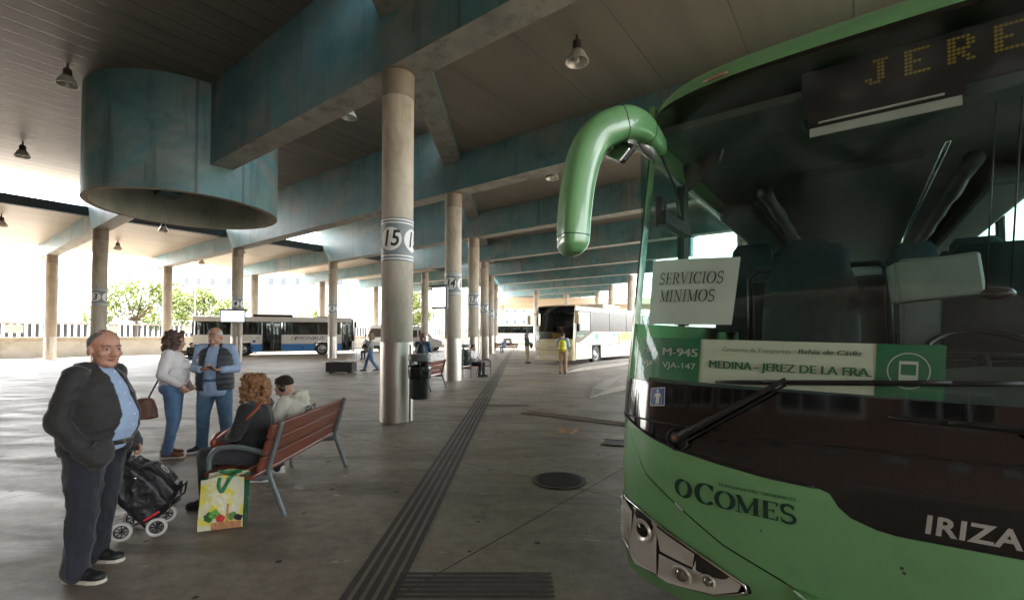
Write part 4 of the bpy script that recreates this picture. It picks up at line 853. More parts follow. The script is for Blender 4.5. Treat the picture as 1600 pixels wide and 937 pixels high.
# ================================================================ OTHER VEHICLES
mt_tint = glass('tinted_window', (.34, .38, .38), 1)
mt_dtint = mat('smoked_window', (.05, .045, .04), .12, var=.2)
def plan(t, depth=.28, n=4): return depth * (1 - (1 - min(1, abs(t)) ** n) ** (1 / n))
def bus(name, label, loc, rz, L=12, Hh=3.2, body=None, skirt=None, doors=(), door_far=(), wins=(), wz=(1.6, 2.6), wheels=(2.6, 8.5), win_mat=None, wd=2.5, group=None, ws=(1.35, 3.0), front=None, backwin=True):
    t = thing(name, label, 'bus' if 'bus' in name else 'coach', loc, rz, group)
    skirt = skirt or body; front = front or body; wm = win_mat or mt_tint
    h2 = wd / 2; TSb = [i / 16 for i in range(-16, 17)]; TSb = sorted(set([math.copysign(abs(v) ** .6, v) for v in TSb]))
    def fp(tt, z, off=0): return Vector((h2 + h2 * tt, plan(tt) + interp(z, [.2, 1.2, 2.9, Hh - .06, Hh], [.03, 0, .16, .22, .4]) - off, z))
    def patch(z0, z1, ts, nz, off=0):
        b = MB(); b.rings([[fp(q, z0 + (z1 - z0) * j / nz, off) for q in ts] for j in range(nz + 1)], cap=False, close=False); return b
    patch(.25, ws[0], TSb, 4).build('front_panel', front, t, smooth=50)
    patch(ws[1], Hh, TSb, 4).build('roof_front', front, t, smooth=50)
    e = [q for q in TSb if abs(q) < .985]
    gl = patch(ws[0], ws[1] - .38, [q for q in TSb if abs(q) < .95], 6, .004).build('windscreen', glass('bus_windscreen', (.55, .6, .56), 1), t, smooth=True)
    patch(ws[1] - .38, ws[1], e, 2, .004).build('header_band', mt_gloss, t, smooth=50)
    for sg in (-1, 1): patch(ws[0], ws[1], [q for q in TSb if .945 < q * sg <= 1], 4, .002).build('windscreen_pillar', mt_gloss if skirt is not body else front, t, smooth=50)
    y0 = plan(1) + .1
    for sx, X, dr in ((0, .02, doors), (1, wd - .02, door_far)):
        spans = []; cur = y0
        for a, c in sorted(dr) + [(L, L)]:
            if a > cur: spans.append((cur, a))
            cur = max(cur, c)
        b = MB(); b2 = MB()
        for a, c in spans:
            # wheel openings cut by leaving a gap over each wheel
            segs = []; q = a
            for w_ in wheels:
                if a < w_ < c: segs.append((q, w_ - .58)); q = w_ + .58; b2.bx(X - .02, X + .02, w_ - .58, w_ + .58, 1.05, wz[0])
            segs.append((q, c))
            for s0, s1 in segs: b = MB(); b.bx(X - .02, X + .02, s0, s1, .3, .9); b.build('skirt_panel', skirt, t); b2.bx(X - .02, X + .02, s0, s1, .903, wz[0])
        b2.bx(X - .02, X + .02, y0, L, wz[1], Hh - .1); b2.build('side_panel', body, t)
        for a, c in wins:
            skip = any(a < d[1] - .05 and c > d[0] + .05 for d in dr)
            if skip: continue
            b = MB(); b.bx(X - .008, X + .008, a, c, wz[0], wz[1]); b.build('side_window', wm, t)
        b = MB(); ed = sorted(set([y0] + [v for w_ in wins for v in w_] + [L]))
        for v in ed: b.bx(X - .022, X + .022, v - .05, v + .05, wz[0], wz[1])
        b.build('window_pillar', mt_gloss, t)
        for a, c in dr:
            b = MB(); m_ = (a + c) / 2
            for u, v in ((a, m_), (m_, c)): b.bx(X - .015, X + .015, u + .02, u + .1, .35, wz[1] - .02); b.bx(X - .015, X + .015, v - .1, v - .02, .35, wz[1] - .02); b.bx(X - .015, X + .015, u + .1, v - .1, .35, .45); b.bx(X - .015, X + .015, u + .1, v - .1, wz[1] - .12, wz[1] - .02); b.bx(X - .015, X + .015, u + .1, v - .1, 1.25, 1.3)
            d_ = b.build('door', mt_bplas, t)
            b = MB(); b.bx(X - .005, X + .005, a + .1, c - .1, .45, wz[1] - .12); b.build('door_glass', mt_tint, d_)
        for w_ in wheels: wheel(t, X + (.16 if sx == 0 else -.16), w_, .5, .28, 1 if sx == 0 else -1)
    b = MB(); rows = [[Vector((h2 + (h2 - .02) * q[0], y, q[1])) for q in ((-1, Hh - .1), (-.97, Hh - .03), (-.85, Hh), (0, Hh + .03), (.85, Hh), (.97, Hh - .03), (1, Hh - .1))] for y in (y0 + .02, L * .5, L)]
    b.rings(rows, cap=False, close=False); b.build('roof', body, t, smooth=True)
    b = MB(); b.bx(.02, wd - .02, L - .03, L, .3, wz[0]); b.bx(.02, wd - .02, L - .03, L, wz[1], Hh); b.build('rear_panel', body, t)
    b = MB(); b.bx(.1, wd - .1, .45, L - .1, .3, .5); b.bx(.1, wd - .1, 1.0, L - .1, .92, .98); b.build('chassis', mt_rub, t)
    b = MB(); b.bx(.12, wd - .12, .35, .8, .6, ws[0] - .02); b.build('dashboard', mt_int, t)
    for i in range(int((L - 3) / 1.1)):
        for x0 in (.12, wd - 1.02):
            b = MB(); b.box((x0 + .45, 2.2 + i * 1.1, 1.55), (.9, .12, 1.1), (R(-8), 0, 0)); b.box((x0 + .45, 2.0 + i * 1.1, 1.1), (.9, .45, .12)); b.build('seat_row', mt_int2, t, bevel=.04)
    for sg, x in ((-1, 0), (1, wd)):                    # mirrors on short arms
        b = MB(); b.tube([(x + sg * -.05, .25, 2.75), (x + sg * .22, .02, 2.85), (x + sg * .3, .0, 2.7)], .025, 8); b.box((x + sg * .3, .0, 2.45), (.2, .1, .5)); b.build('mirror', mt_bplas if skirt is not body else front, t, bevel=.03)
    return t, fp
def side_text(t, s_, x, y, z, h, m, flip=False, shear=0, bold=0, w=None, name='lettering'):
    vs, fs = text_geo(s_, h, shear=shear, bold=bold)
    k = 1
    if w: a = max(v.x for v in vs) - min(v.x for v in vs); k = w / a
    b = MB(); b.add([(x, y + (-v.x if not flip else v.x) * k, z + v.y) for v in vs], fs); return b.build(name, m, t, fix=False)
mt_bwhite2 = mat('bus_white_paint', (.62, .60, .56), .35, var=.05, coat=.4)
mt_bblue = mat('bus_blue_paint', (.035, .17, .42), .35, var=.06, coat=.4)
mt_navy = mat('navy_lettering', (.012, .02, .07), .5)
ry = math.atan2(.936, -.353)
bw, _ = bus('city_bus', 'long white and blue bus parked side on at the far left', (-12.9, 38.05, 0), ry, 11.4, 3.0, mt_bwhite2, mt_bblue, doors=((.25, 1.1), (5.5, 6.85)), wins=((1.2, 2.2), (2.25, 3.1), (3.15, 4.6), (4.65, 5.4), (6.95, 8.0), (8.1, 9.6), (9.7, 11.2)), wz=(1.62, 2.62), wheels=(2.55, 8.2), ws=(1.1, 2.85))
side_text(bw, 'MONBUS', -.006, 3.45, 1.33, .36, mt_navy, shear=.25, w=2.0)
for i, (c_, q) in enumerate((((.55, .30, .06), 4.86), ((.5, .5, .5), 4.72), ((.02, .03, .09), 4.58))):
    b = MB(); b.prism([(q, 1.20), (q - .1, 1.20), (q - .18, 1.48), (q - .08, 1.48)], lambda a, z, d: Vector((-.004 - d, a, z)), .003); b.build('emblem_bar', mat('emblem_' + ('orange', 'grey', 'navy')[i], c_, .5), bw)
b = MB(); b.bx(.5, 2.0, 4.8, 7.6, 3.03, 3.22); b.build('roof_unit', mt_bplas, bw, bevel=.06)
b = MB(); b.bx(.5, 2.0, 1.6, 3.0, 3.03, 3.12); b.build('roof_unit', mt_bwhite2, bw, bevel=.03)
for y in (7.5, 4.0, 3.0):
    b = MB(); b.bx(-.006, -.002, y - .12, y + .12, .55, .62); b.build('flap_latch', mt_rub, bw)
b = MB(); b.bx(-.003, 0, 7.3, 7.5, 1.0, 1.2); b.build('wheelchair_sticker', mat('sticker_blue', (.03, .08, .30), .4), bw)
side_text(bw, '402', -.004, 7.2, 1.35, .16, mt_ink)
side_text(bw, '402', -.004, 1.6, 1.35, .16, mt_ink)

# cream coach heading toward the viewer
mt_cream = mat('cream_paint', (.60, .50, .30), .35, var=.05, coat=.5); mt_cside = mat('cream_white_side', (.66, .62, .52), .4, var=.05, coat=.3)
cb, fp = bus('cream_coach', 'cream coach parked nose out in the next bay, with a smoked side and dark windscreen', (1.2, 25.8, 0), TH, 12, 3.22, mt_cside, mt_cside, wins=((.75, 2.1), (2.2, 4.6), (4.7, 7.1), (7.2, 9.5), (9.6, 11.9)), wz=(1.8, 2.95), wheels=(2.75, 8.9), win_mat=mt_dtint, ws=(1.4, 3.17), front=mt_cream)
b = MB(); b.prism([(.35, 1.2), (.75, 1.2), (2.4, 1.797), (.35, 1.797)], lambda a, z, d: Vector((2.503 + d, a, z)), .004); b.build('smoked_panel', mt_dtint, cb)
b = MB(); b.prism([(.45, 1.5), (1.1, 1.5), (1.5, 1.75), (.45, 1.75)], lambda a, z, d: Vector((2.509 + d, a, z)), .004); b.build('quarter_window', mt_sg, cb)
b = MB(); b.bx(2.49, 2.515, .8, 1.9, 1.86, 2.85); b.build('driver_window', mat('pale_window', (.35, .40, .36), .15), cb)
b = MB(); b.box((2.72, .05, 2.55), (.26, .16, .62)); b.build('mirror', mt_cream, cb, bevel=.05)
def cfront(name, poly, m, off=.008):
    b = MB(); b.add([fp(a, z, off) for a, z in poly], [tuple(range(len(poly)))]); return b.build(name, m, cb, fix=False)
def cpoly(name, pts, r, m): b = MB(); b.tube([fp(a, z, .006) for a, z in pts], r, 6); return b.build(name, m, cb, smooth=True)
cpoly('panel_line', [(-.97, 1.02), (-.85, .9), (-.6, .82), (-.3, .79), (0, .785), (.3, .79), (.6, .82), (.85, .9), (.97, 1.02)], .012, mt_rub)
for sg in (-1, 1):
    cfront('headlight', [(sg * .93, .82), (sg * .74, .70), (sg * .74, .56), (sg * .93, .6)], mat('lamp_white', (.75, .75, .72), .1)); cfront('headlight_rim', [(sg * .97, .88), (sg * .70, .73), (sg * .70, .52), (sg * .97, .55)], mt_bplas, .005)
    cfront('fog_light', [(sg * .84, .44), (sg * .74, .44), (sg * .74, .36), (sg * .84, .36)], mt_chrome)
def ftext(s_, a0, a1, z, h, m, shear=0, bold=0):
    vs, fs = text_geo(s_, 1, shear=shear, bold=bold); mn = min(v.x for v in vs); mx = max(v.x for v in vs); b = MB()
    b.add([fp(a0 + (v.x - mn) / (mx - mn) * (a1 - a0), z + v.y * h, .011) for v in vs], fs); b.build('lettering', m, cb, fix=False)
ftext('IVECO', -.26, .16, .92, .17, mat('chrome_letters', (.25, .24, .22), .3, .6), bold=0); ftext('Damas', -.25, .12, 1.29, .13, mat('red_letters', (.40, .12, .08), .5)); ftext('2053 HWT', -.30, .06, .42, .1, mt_ink)
cfront('number_plate', [(-.34, .36), (.1, .36), (.1, .48), (-.34, .48)], mt_white, .009)
cfront('blue_emblem', [(-.82, 1.2), (-.66, 1.2), (-.64, 1.27), (-.75, 1.3), (-.84, 1.26)], mat('emblem_blue', (.05, .25, .55), .4))
b = MB(); b.tube([fp(-.5, 1.42, .04), fp(-.7, 1.36, .05), fp(-.35, 1.9, .03)], .012, 6); b.tube([fp(.1, 1.42, .04), fp(.5, 1.5, .03)], .012, 6); b.build('wiper', mt_bplas, cb)
for nm, pts, c_ in (('green_sign', [(2.6, 1.38), (2.95, 1.38), (2.95, 1.68), (2.6, 1.68)], (.03, .42, .16)), ('green_sign', [(5.0, 1.5), (5.25, 1.5), (5.25, 1.72), (5.0, 1.72)], (.05, .45, .2)), ('lime_stripe', [(6.1, 1.25), (11.9, 1.25), (11.9, 1.78), (6.1, 1.78)], (.42, .62, .08)), ('advert_photo', [(5.7, 1.05), (6.05, 1.05), (6.05, 1.5), (5.85, 1.75), (5.7, 1.75)], (.45, .22, .10))):
    b = MB(); b.prism(pts, lambda a, z, d: Vector((2.504 + d, a, z)), .003); b.build(nm, mat(nm + str(pts[0][0]), c_, .5, var=.3, scale=2), cb)
for y in (1.9, 4.4, 5.7, 7.2): b = MB(); b.bx(2.504, 2.51, y, y + .1, .95, 1.12); b.build('flap_latch', mt_rub, cb)
for y, z in ((2.0, 1.0), (2.0, .7)): b = MB(); b.bx(2.504, 2.512, y - .05, y + .05, z, z + .06); b.build('side_marker', mat('amber_marker2', (.5, .25, .03), .3), cb)
b = MB(); b.bx(.5, 2.1, 4.5, 7, 3.25, 3.5); b.build('roof_unit', mt_cside, cb, bevel=.08)
b = MB(); b.bx(.9, 1.6, .5, .6, 1.45, 1.7); b.build('orange_card', mat('orange_card', (.6, .25, .03), .6), cb)

# white coach on the far side of the yard
fc, _ = bus('white_coach', 'white coach with a dark window strip, far behind between column 10 and the cream coach', (-3.2, 70, 0), R(-90), 12, 3.2, mt_bwhite2, mt_bwhite2, wins=((.8, 2.6), (2.7, 4.6), (4.7, 6.6), (6.7, 9), (9.1, 11.8)), wz=(1.8, 2.85), wheels=(2.6, 9))
# vans
def van(label, loc, rz, L=5.6, Hh=2.5, seed=0):
    t = thing('white_van', label, 'van', loc, rz, 'white vans'); w = 1.95
    prof = [(.0, .35), (.0, .95), (.12, 1.08), (.95, 1.28), (1.75, 2.2), (2.1, Hh - .05), (2.4, Hh), (L - .1, Hh), (L, Hh - .15), (L, .35)]
    b = MB(); n = len(prof)
    rings = []
    for x, ins in ((0, .14), (.05, .03), (.16, 0), (w - .16, 0), (w - .05, .03), (w, .14)):
        cy, cz = L / 2, 1.2
        rings.append([Vector((x, cy + (y - cy) * (1 - ins * .12), cz + (z - cz) * (1 - ins * .35))) for y, z in prof])
    b.rings(rings); b.build('body', mt_bwhite2, t, smooth=35)
    for X, d in ((-.004, -1), (w + .004, 1)):
        for pl, nm in (([(1.35, 1.32), (2.35, 1.36), (2.35, 2.05), (1.95, 2.05)], 'door_window'), ([(2.5, 1.36), (3.9, 1.38), (3.9, 2.05), (2.5, 2.05)], 'side_window')):
            b = MB(); b.prism(pl, lambda a, z, q: Vector((X + d * q, a, z)), .006); b.build(nm, mt_dtint, t)
        b = MB(); b.box((X + d * .12, 1.35, 1.5), (.2, .12, .3)); b.build('mirror', mt_bplas, t, bevel=.03)
        for y in (.95, L - 1.2): wheel(t, .12 if d < 0 else w - .12, y, .34, .22, 1 if d < 0 else -1)
        b = MB(); b.bx(X, X + d * .012, 1.7, L - 1.7, .62, .72); b.build('rubbing_strip', mt_rub, t)
        b = MB(); b.bx(X - d * .002, X + d * .006, .05, .4, .82, .98); b.build('headlight', mat('lamp_white', (.75, .75, .72), .1), t)
    b = MB(); b.add([Vector((x, y - .02, z + .03)) for x, y, z in ((.18, 1.05, 1.36), (w - .18, 1.05, 1.36), (w - .24, 1.76, 2.18), (.24, 1.76, 2.18))], [(0, 1, 2, 3)]); b.build('windscreen', mt_dtint, t)
    b = MB(); b.bx(.08, w - .08, -.06, .1, .34, .6); b.build('bumper', mt_bplas, t, bevel=.03)
    return t
van('white van in profile behind column 15, nose to the right', (-6.8, 45.2, 0), R(90), 6.0, 2.45)
van('white van facing the viewer between the blue and white bus and column 15', (-13.9, 42.6, 0), R(-4), 5.6, 2.6)
# ================================================================ PEOPLE
def fuse(b, name, m, parent, vox=.01, sm=4, disp=None, loc=None, rot=None):
    """grow one continuous skin over overlapping limbs"""
    me = bpy.data.meshes.new('tmp'); me.from_pydata(b.v, [], b.f)
    bm = bmesh.new(); bm.from_mesh(me); bmesh.ops.recalc_face_normals(bm, faces=bm.faces); bm.to_mesh(me); bm.free()
    o = bpy.data.objects.new('tmp', me); COL.objects.link(o)
    r = o.modifiers.new('r', 'REMESH'); r.mode = 'VOXEL'; r.voxel_size = vox; r.use_smooth_shade = True
    if sm: s = o.modifiers.new('s', 'SMOOTH'); s.iterations = sm; s.factor = .5
    me2 = bpy.data.meshes.new_from_object(o.evaluated_get(bpy.context.evaluated_depsgraph_get()))
    bpy.data.objects.remove(o); bpy.data.meshes.remove(me)
    if disp:
        N = [v.normal.copy() for v in me2.vertices]
        for v, n in zip(me2.vertices, N): v.co += n * disp(v.co)
    me2.name = name; me2.materials.clear(); me2.materials.append(m)
    me2.polygons.foreach_set('use_smooth', [True] * len(me2.polygons))
    ob = bpy.data.objects.new(name, me2); COL.objects.link(ob)
    if parent: ob.parent = parent
    if loc is not None: ob.location = loc
    return ob
def folds(amp, f=9, st_=(1, 1, .45)):
    """soft creases: ridged noise, stretched along the limb"""
    def d(p):
        q = Vector((p.x * st_[0], p.y * st_[1], p.z * st_[2])) * f
        return amp * (1 - 2.2 * abs(mnoise.noise(q))) + amp * .5 * (1 - 2 * abs(mnoise.noise(q * 2.1 + Vector((3, 1, 7)))))
    return d
mt_skin = mat('skin', (.46, .26, .18), .5, var=.1, scale=14, bump=.08, bscale=160)
mt_skin2 = mat('ruddy_skin', (.42, .215, .145), .5, var=.14, scale=12, bump=.08, bscale=160)
def cloth(name, col, rough=.85, var=.12, scale=5, bump=.12, bscale=260, **k): return mat(name, col, rough, var=var, scale=scale, bump=bump, bscale=bscale, sheen=.15, **k)
c_black = cloth('black_cloth', (.011, .011, .012)); c_navy = cloth('navy_cloth', (.010, .012, .019)); c_blue = cloth('pale_blue_cotton', (.27, .36, .52), var=.06)
c_jean = cloth('blue_denim', (.075, .15, .27), var=.35, scale=3.5, dirt=(.16, .25, .36), dscale=2.2); c_jean2 = cloth('faded_denim', (.06, .12, .20), var=.35, scale=4, dirt=(.20, .27, .32), dscale=2.6)
c_white = cloth('white_cotton', (.62, .58, .58), var=.05); c_cream = cloth('cream_fleece', (.60, .57, .48), var=.05); c_green = cloth('grey_green_cloth', (.24, .26, .22)); c_dkgreen = cloth('dark_teal_cloth', (.04, .075, .07)); c_khaki = cloth('khaki_cloth', (.36, .24, .14)); c_beige = cloth('beige_cloth', (.46, .36, .25)); c_dgrey = cloth('charcoal_cloth', (.035, .035, .04))
h_grey = mat('grey_hair', (.13, .12, .11), .7, var=.5, scale=60, bump=.4, bscale=200); h_dark = mat('dark_brown_hair', (.020, .012, .009), .85, var=.4, scale=50, bump=.4, bscale=150, stretch=(1, 1, .2)); h_brown = mat('brown_hair', (.06, .032, .022), .55, var=.5, scale=40, bump=.5, bscale=90); h_curl = mat('copper_hair', (.20, .09, .035), .6, var=.55, scale=45, bump=.5, bscale=70); h_blond = mat('fair_hair', (.24, .16, .08), .55, var=.4, scale=40); h_white = mat('white_beard', (.42, .40, .37), .8, var=.3, scale=60)
m_shoe = mat('black_shoe', (.012, .012, .013), .55, var=.3); m_brownshoe = mat('brown_suede', (.17, .065, .035), .8, var=.25); m_whiteshoe = mat('white_leather', (.62, .61, .58), .5, var=.05); m_sole = mat('pale_sole', (.50, .46, .38), .7); m_eye = mat('eye_white', (.45, .43, .40), .2); m_iris = mat('dark_iris', (.02, .013, .01), .15); m_lip = mat('lip', (.33, .13, .105), .5)
D = dict(pel=(0, 0, .95), che=(0, .01, 1.26), nk=(0, .03, 1.43), hd=(0, 0, 1.575), sh=.185, hip=.092,
         el_r=(-.25, .04, 1.13), wr_r=(-.25, -.06, .89), el_l=(.25, .04, 1.13), wr_l=(.25, -.06, .89),
         kn_r=(-.10, -.02, .50), an_r=(-.11, .02, .085), kn_l=(.10, -.02, .50), an_l=(.11, .02, .085), toe_r=(-.12, -1), toe_l=(.12, -1), yaw=0, pitch=0, roll=0)
def V(p): return Vector(p)
def person(label, loc, rz, pose=None, Hs=1.0, vox=.014, skin=mt_skin, top=c_black, legs=c_jean, shoes=m_shoe, sole=None, hair=('short', h_dark), fat=1.0, build=1.0, sleeve=1.0, face=True, torso=True, tname='jacket', lname='trousers', group=None, fold=.006, extra=None, cat='person'):
    q = dict(D); q.update(pose or {}); t = thing('person', label, cat, loc, R(rz), group); t.scale = (Hs,) * 3
    P = {k: (V(v) if isinstance(v, tuple) and len(v) == 3 else v) for k, v in q.items()}
    up = (P['nk'] - P['pel']).normalized(); side = Vector((1, 0, 0))
    if 'tw' in q: side = Vector((math.cos(R(q['tw'])), math.sin(R(q['tw'])), 0))
    fwd = up.cross(side).normalized() * -1
    fwd = side.cross(up).normalized() * 1.0
    if fwd.dot(Vector((0, -1, 0))) < 0: fwd = -fwd
    sr = P['nk'] - side * q['sh'] - up * .035; sl = P['nk'] + side * q['sh'] - up * .035
    hr = P['pel'] - side * q['hip'] - up * .03; hl_ = P['pel'] + side * q['hip'] - up * .03
    MB.HSC = q.get('hs', 1.0)
    HM = Matrix.Translation(P['hd']) @ Euler((R(q['pitch']), R(q['roll']), R(q['yaw']))).to_matrix().to_4x4() @ Matrix.Scale(MB.HSC, 4)
    def hp(*p): return HM @ Vector(p)
    hrot = Euler((R(q['pitch']), R(q['roll']), R(q['yaw'])))
    # ---- continuous body
    b = MB()
    b.ell(hp(0, .020, .036), (.076, .098, .086), hrot); b.ell(hp(0, -.016, -.03), (.066, .074, .092), hrot); b.ell(hp(0, -.026, -.078), (.055, .058, .042), hrot); b.ell(hp(0, -.070, -.098), (.024, .02, .018), hrot)
    if face:
        b.cap(hp(0, -.086, .014), hp(0, -.107, -.030), .0095, .0135); b.ell(hp(.012, -.095, -.034), (.010, .012, .009), hrot); b.ell(hp(-.012, -.095, -.034), (.010, .012, .009), hrot)
        b.cap(hp(-.042, -.070, .024), hp(.042, -.070, .024), .012, .012)
        for s in (-1, 1): b.ell(hp(s * .040, -.058, -.026), (.024, .022, .024), hrot)
    for s in (-1, 1): b.ell(hp(s * .078, .012, -.012), (.011, .021, .033), hrot)
    b.cap(P['nk'] - up * .06, hp(0, .022, -.06), .062 * build, .054 * build)
    b.cap(P['pel'], P['che'], .11, .125); b.cap(sr, sl, .06, .06); b.cap(P['che'], P['nk'] - up * .05, .12, .06)
    for s_, e, w in ((sr, P['el_r'], P['wr_r']), (sl, P['el_l'], P['wr_l'])):
        b.cap(s_, e, .046, .036); b.cap(e, w, .037, .026)
    for h_, k, a in ((hr, P['kn_r'], P['an_r']), (hl_, P['kn_l'], P['an_l'])):
        b.cap(h_, k, .078, .05); b.cap(k, a, .05, .034)
    hb = MB()
    for sgn, e, w, hd in ((-1, P['el_r'], P['wr_r'], q.get('hand_r')), (1, P['el_l'], P['wr_l'], q.get('hand_l'))):
        d = (w - e).normalized(); hd = V(hd).normalized() if hd else d
        nrm = V(q.get('palm_r' if sgn < 0 else 'palm_l', (-sgn * 1.0, 0, 0))).normalized(); ac = hd.cross(nrm).normalized(); nrm = ac.cross(hd)
        pc = w + hd * .05
        for f_ in range(4):                             # knuckles to fingertips, slightly curled
            o = (f_ - 1.5) * .0195; L = (.068, .078, .074, .058)[f_]; cu = q.get('curl', .5)
            k0 = w + hd * .088 + ac * o; k1 = k0 + (hd * math.cos(cu * .6) + nrm * math.sin(cu * .6)) * L * .52; k2 = k1 + (hd * math.cos(cu * 1.5) + nrm * math.sin(cu * 1.5)) * L * .5
            hb.cap(w + hd * .02 + ac * o * .6, k0, .013, .0105); hb.cap(k0, k1, .0095, .0085); hb.cap(k1, k2, .0085, .007)
        tb = w + hd * .03 + ac * -.03 * (1 if sgn < 0 else -1); td = (hd * .7 + ac * (-.75 if sgn < 0 else .75) + nrm * .25).normalized()
        hb.cap(w + hd * .02, tb, .014, .0125); hb.cap(tb, tb + td * .04, .0125, .0095); hb.cap(tb + td * .04, tb + td * .04 + (td + hd * .8).normalized() * .03, .0095, .008)
        hb.cap(pc - hd * .01, pc + hd * .02, .02, .018); hb.cap(w - d * .02, pc, .024, .026)
    b.add(hb.v, hb.f)
    body = fuse(b, 'body', skin, t, min(vox, .0075) if face else vox, 2)
    # ---- face
    if face:
        for s in (-1, 1):
            e = MB(); e.ell(hp(s * .032, -.0745, .004), (.0135, .0105, .0075), hrot, 12, 8); eo = e.build('eye', m_eye, body, smooth=True)
            e = MB(); e.ell(hp(s * .032, -.0835, .0035), (.0058, .003, .0062), hrot, 12, 8); e.build('iris', m_iris, eo, smooth=True) if False else e.build('iris', m_iris, body, smooth=True)
            e = MB(); e.tube([hp(s * .015, -.088, .021), hp(s * .03, -.087, .027), hp(s * .05, -.076, .021)], [.003, .0045, .002], 8); e.build('eyebrow', q.get('brow', hair[1]), body, smooth=True)
            e = MB(); e.tube([hp(s * .019, -.0845, .008), hp(s * .032, -.0875, .0122), hp(s * .046, -.079, .007)], [.002, .0036, .002], 8); e.build('eyelid', skin, body, smooth=True)
        e = MB(); e.tube([hp(-.025, -.080, -.062), hp(-.010, -.0905, -.0595), hp(0, -.0905, -.0605), hp(.010, -.0905, -.0595), hp(.025, -.080, -.062)], [.002, .0048, .0044, .0048, .002], 8); e.tube([hp(-.022, -.080, -.068), hp(0, -.089, -.0705), hp(.022, -.080, -.068)], [.002, .0056, .002], 8); e.build('lips', m_lip, body, smooth=True)
    # ---- hair
    hk, hm = hair
    def cap_hair(front, sidez, back, th, bald=0, rough=.004, seed=0):
        bb = MB(); n = 40; m_ = 14; rr = []
        for layer, off in ((0, th), (1, -.004)):
            for i in range(m_ + 1):
                ring = []
                for j in range(n):
                    a = 2 * math.pi * j / n; c = math.cos(a)          # c=1 front
                    zl = front * max(0, c) ** .6 + sidez * (1 - abs(c)) + back * max(0, -c) ** .8 if True else 0
                    t0 = R(bald) if bald else R(2); t1 = math.acos(max(-1, min(1, zl / 1.0)))
                    th_ = t0 + (t1 - t0) * (i / m_ if layer == 0 else 1 - i / m_)
                    fall = 1 if i < m_ else .2
                    d = off * fall + (mnoise.noise(Vector((math.sin(a) * 5, c * 5, th_ * 4 + seed))) * rough if layer == 0 else 0)
                    ring.append(hp((.077 + d) * math.sin(th_) * math.sin(a), .020 - (.099 + d) * math.sin(th_) * c, .030 + (.088 + d) * math.cos(th_)))
                rr.append(ring)
        bb.rings(rr, cap=False); return bb.build('hair', hm, body, smooth=True)
    if hk == 'short': cap_hair(.62, -.18, -.62, .009)
    elif hk == 'receding': cap_hair(.88, -.2, -.62, .002, rough=.003)
    elif hk == 'balding': cap_hair(.5, -.2, -.62, .003, bald=58, rough=.001)
    elif hk in ('bob', 'curly', 'long'):
        rnd = random.Random(len(label)); bb = MB(); nn, rad, zz = {'bob': (90, .034, -.14), 'curly': (420, .0165, -.17), 'long': (90, .026, -.24)}[hk]
        bb.ell(hp(0, .028, .045), (.082, .1, .083), hrot)
        for i in range(nn):
            a = rnd.uniform(R(38), R(322)); z = rnd.uniform(zz, .12) if hk != 'curly' else rnd.uniform(zz, .125); k = math.sqrt(max(.05, 1 - (max(z, 0) / .15) ** 2)); k *= {'bob': 1.1, 'curly': 1.25, 'long': .95 if z > -.1 else .8}[hk]
            if hk == 'curly': k *= rnd.uniform(.85, 1.12)
            if z > .07: a = rnd.uniform(0, 6.28)
            bb.ell(hp(.086 * k * math.sin(a), .025 - .1 * k * math.cos(a), .02 + z), (rad * rnd.uniform(.7, 1.2),) * 2 + (rad * rnd.uniform(.8, 1.5),), (rnd.random(), rnd.random(), 0), 8, 6)
        fuse(bb, 'hair', hm, body, .009 if vox < .012 else .014, 1, lambda p: .004 * mnoise.noise(p * 60) if hk == 'curly' else .003 * mnoise.noise(p * 40))
    MB.HSC = 1.0
    # ---- clothes
    if legs:
        b = MB(); b.ell(P['pel'] + up * -.01, (.165 * build * (1 + (fat - 1) * .5), .125 * build * fat, .13)); 
        for h_, k, a in ((hr, P['kn_r'], P['an_r']), (hl_, P['kn_l'], P['an_l'])):
            lw = q.get('legw', 1.0); b.cap(h_, k, .098 * build * lw, .073 * lw); b.cap(k, a + Vector((0, 0, .005)), .072 * lw, .058 * lw); b.cap(a + Vector((0, 0, .05)), a + Vector((0, 0, -.015)), .06 * lw, .062 * lw)
        fuse(b, lname, legs, t, vox, 4, folds(fold * .8, 10))
    if torso:
        b = MB(); mid = (P['pel'] + P['che']) / 2
        def el(c, rx, ry, rzz): b.ell(c, (rx, ry, rzz), (math.atan2(-up.y, up.z) * 1, math.asin(max(-1, min(1, up.x))), math.atan2(side.y, side.x)))
        el(P['pel'] + up * .05, .165 * build, .125 * fat, .16); el(mid + fwd * .03 * (fat - 1) * 3, .165 * build * (1 + (fat - 1) * .4), .125 * fat, .17); el(P['che'] + fwd * .01, .18 * build, .125 * (1 + (fat - 1) * .5), .2); b.cap(sr, sl, .068 * build, .068 * build); b.cap(P['nk'] - up * .10, P['nk'] + up * -.005, .1 * build, .066)
        for s_, e, w in ((sr, P['el_r'], P['wr_r']), (sl, P['el_l'], P['wr_l'])):
            b.cap(s_, e, .068 * build, .055); b.cap(e, e + (w - e) * sleeve, .056, .056 - .012 * sleeve)
        fuse(b, tname, top, t, vox, 4, folds(fold, 9))
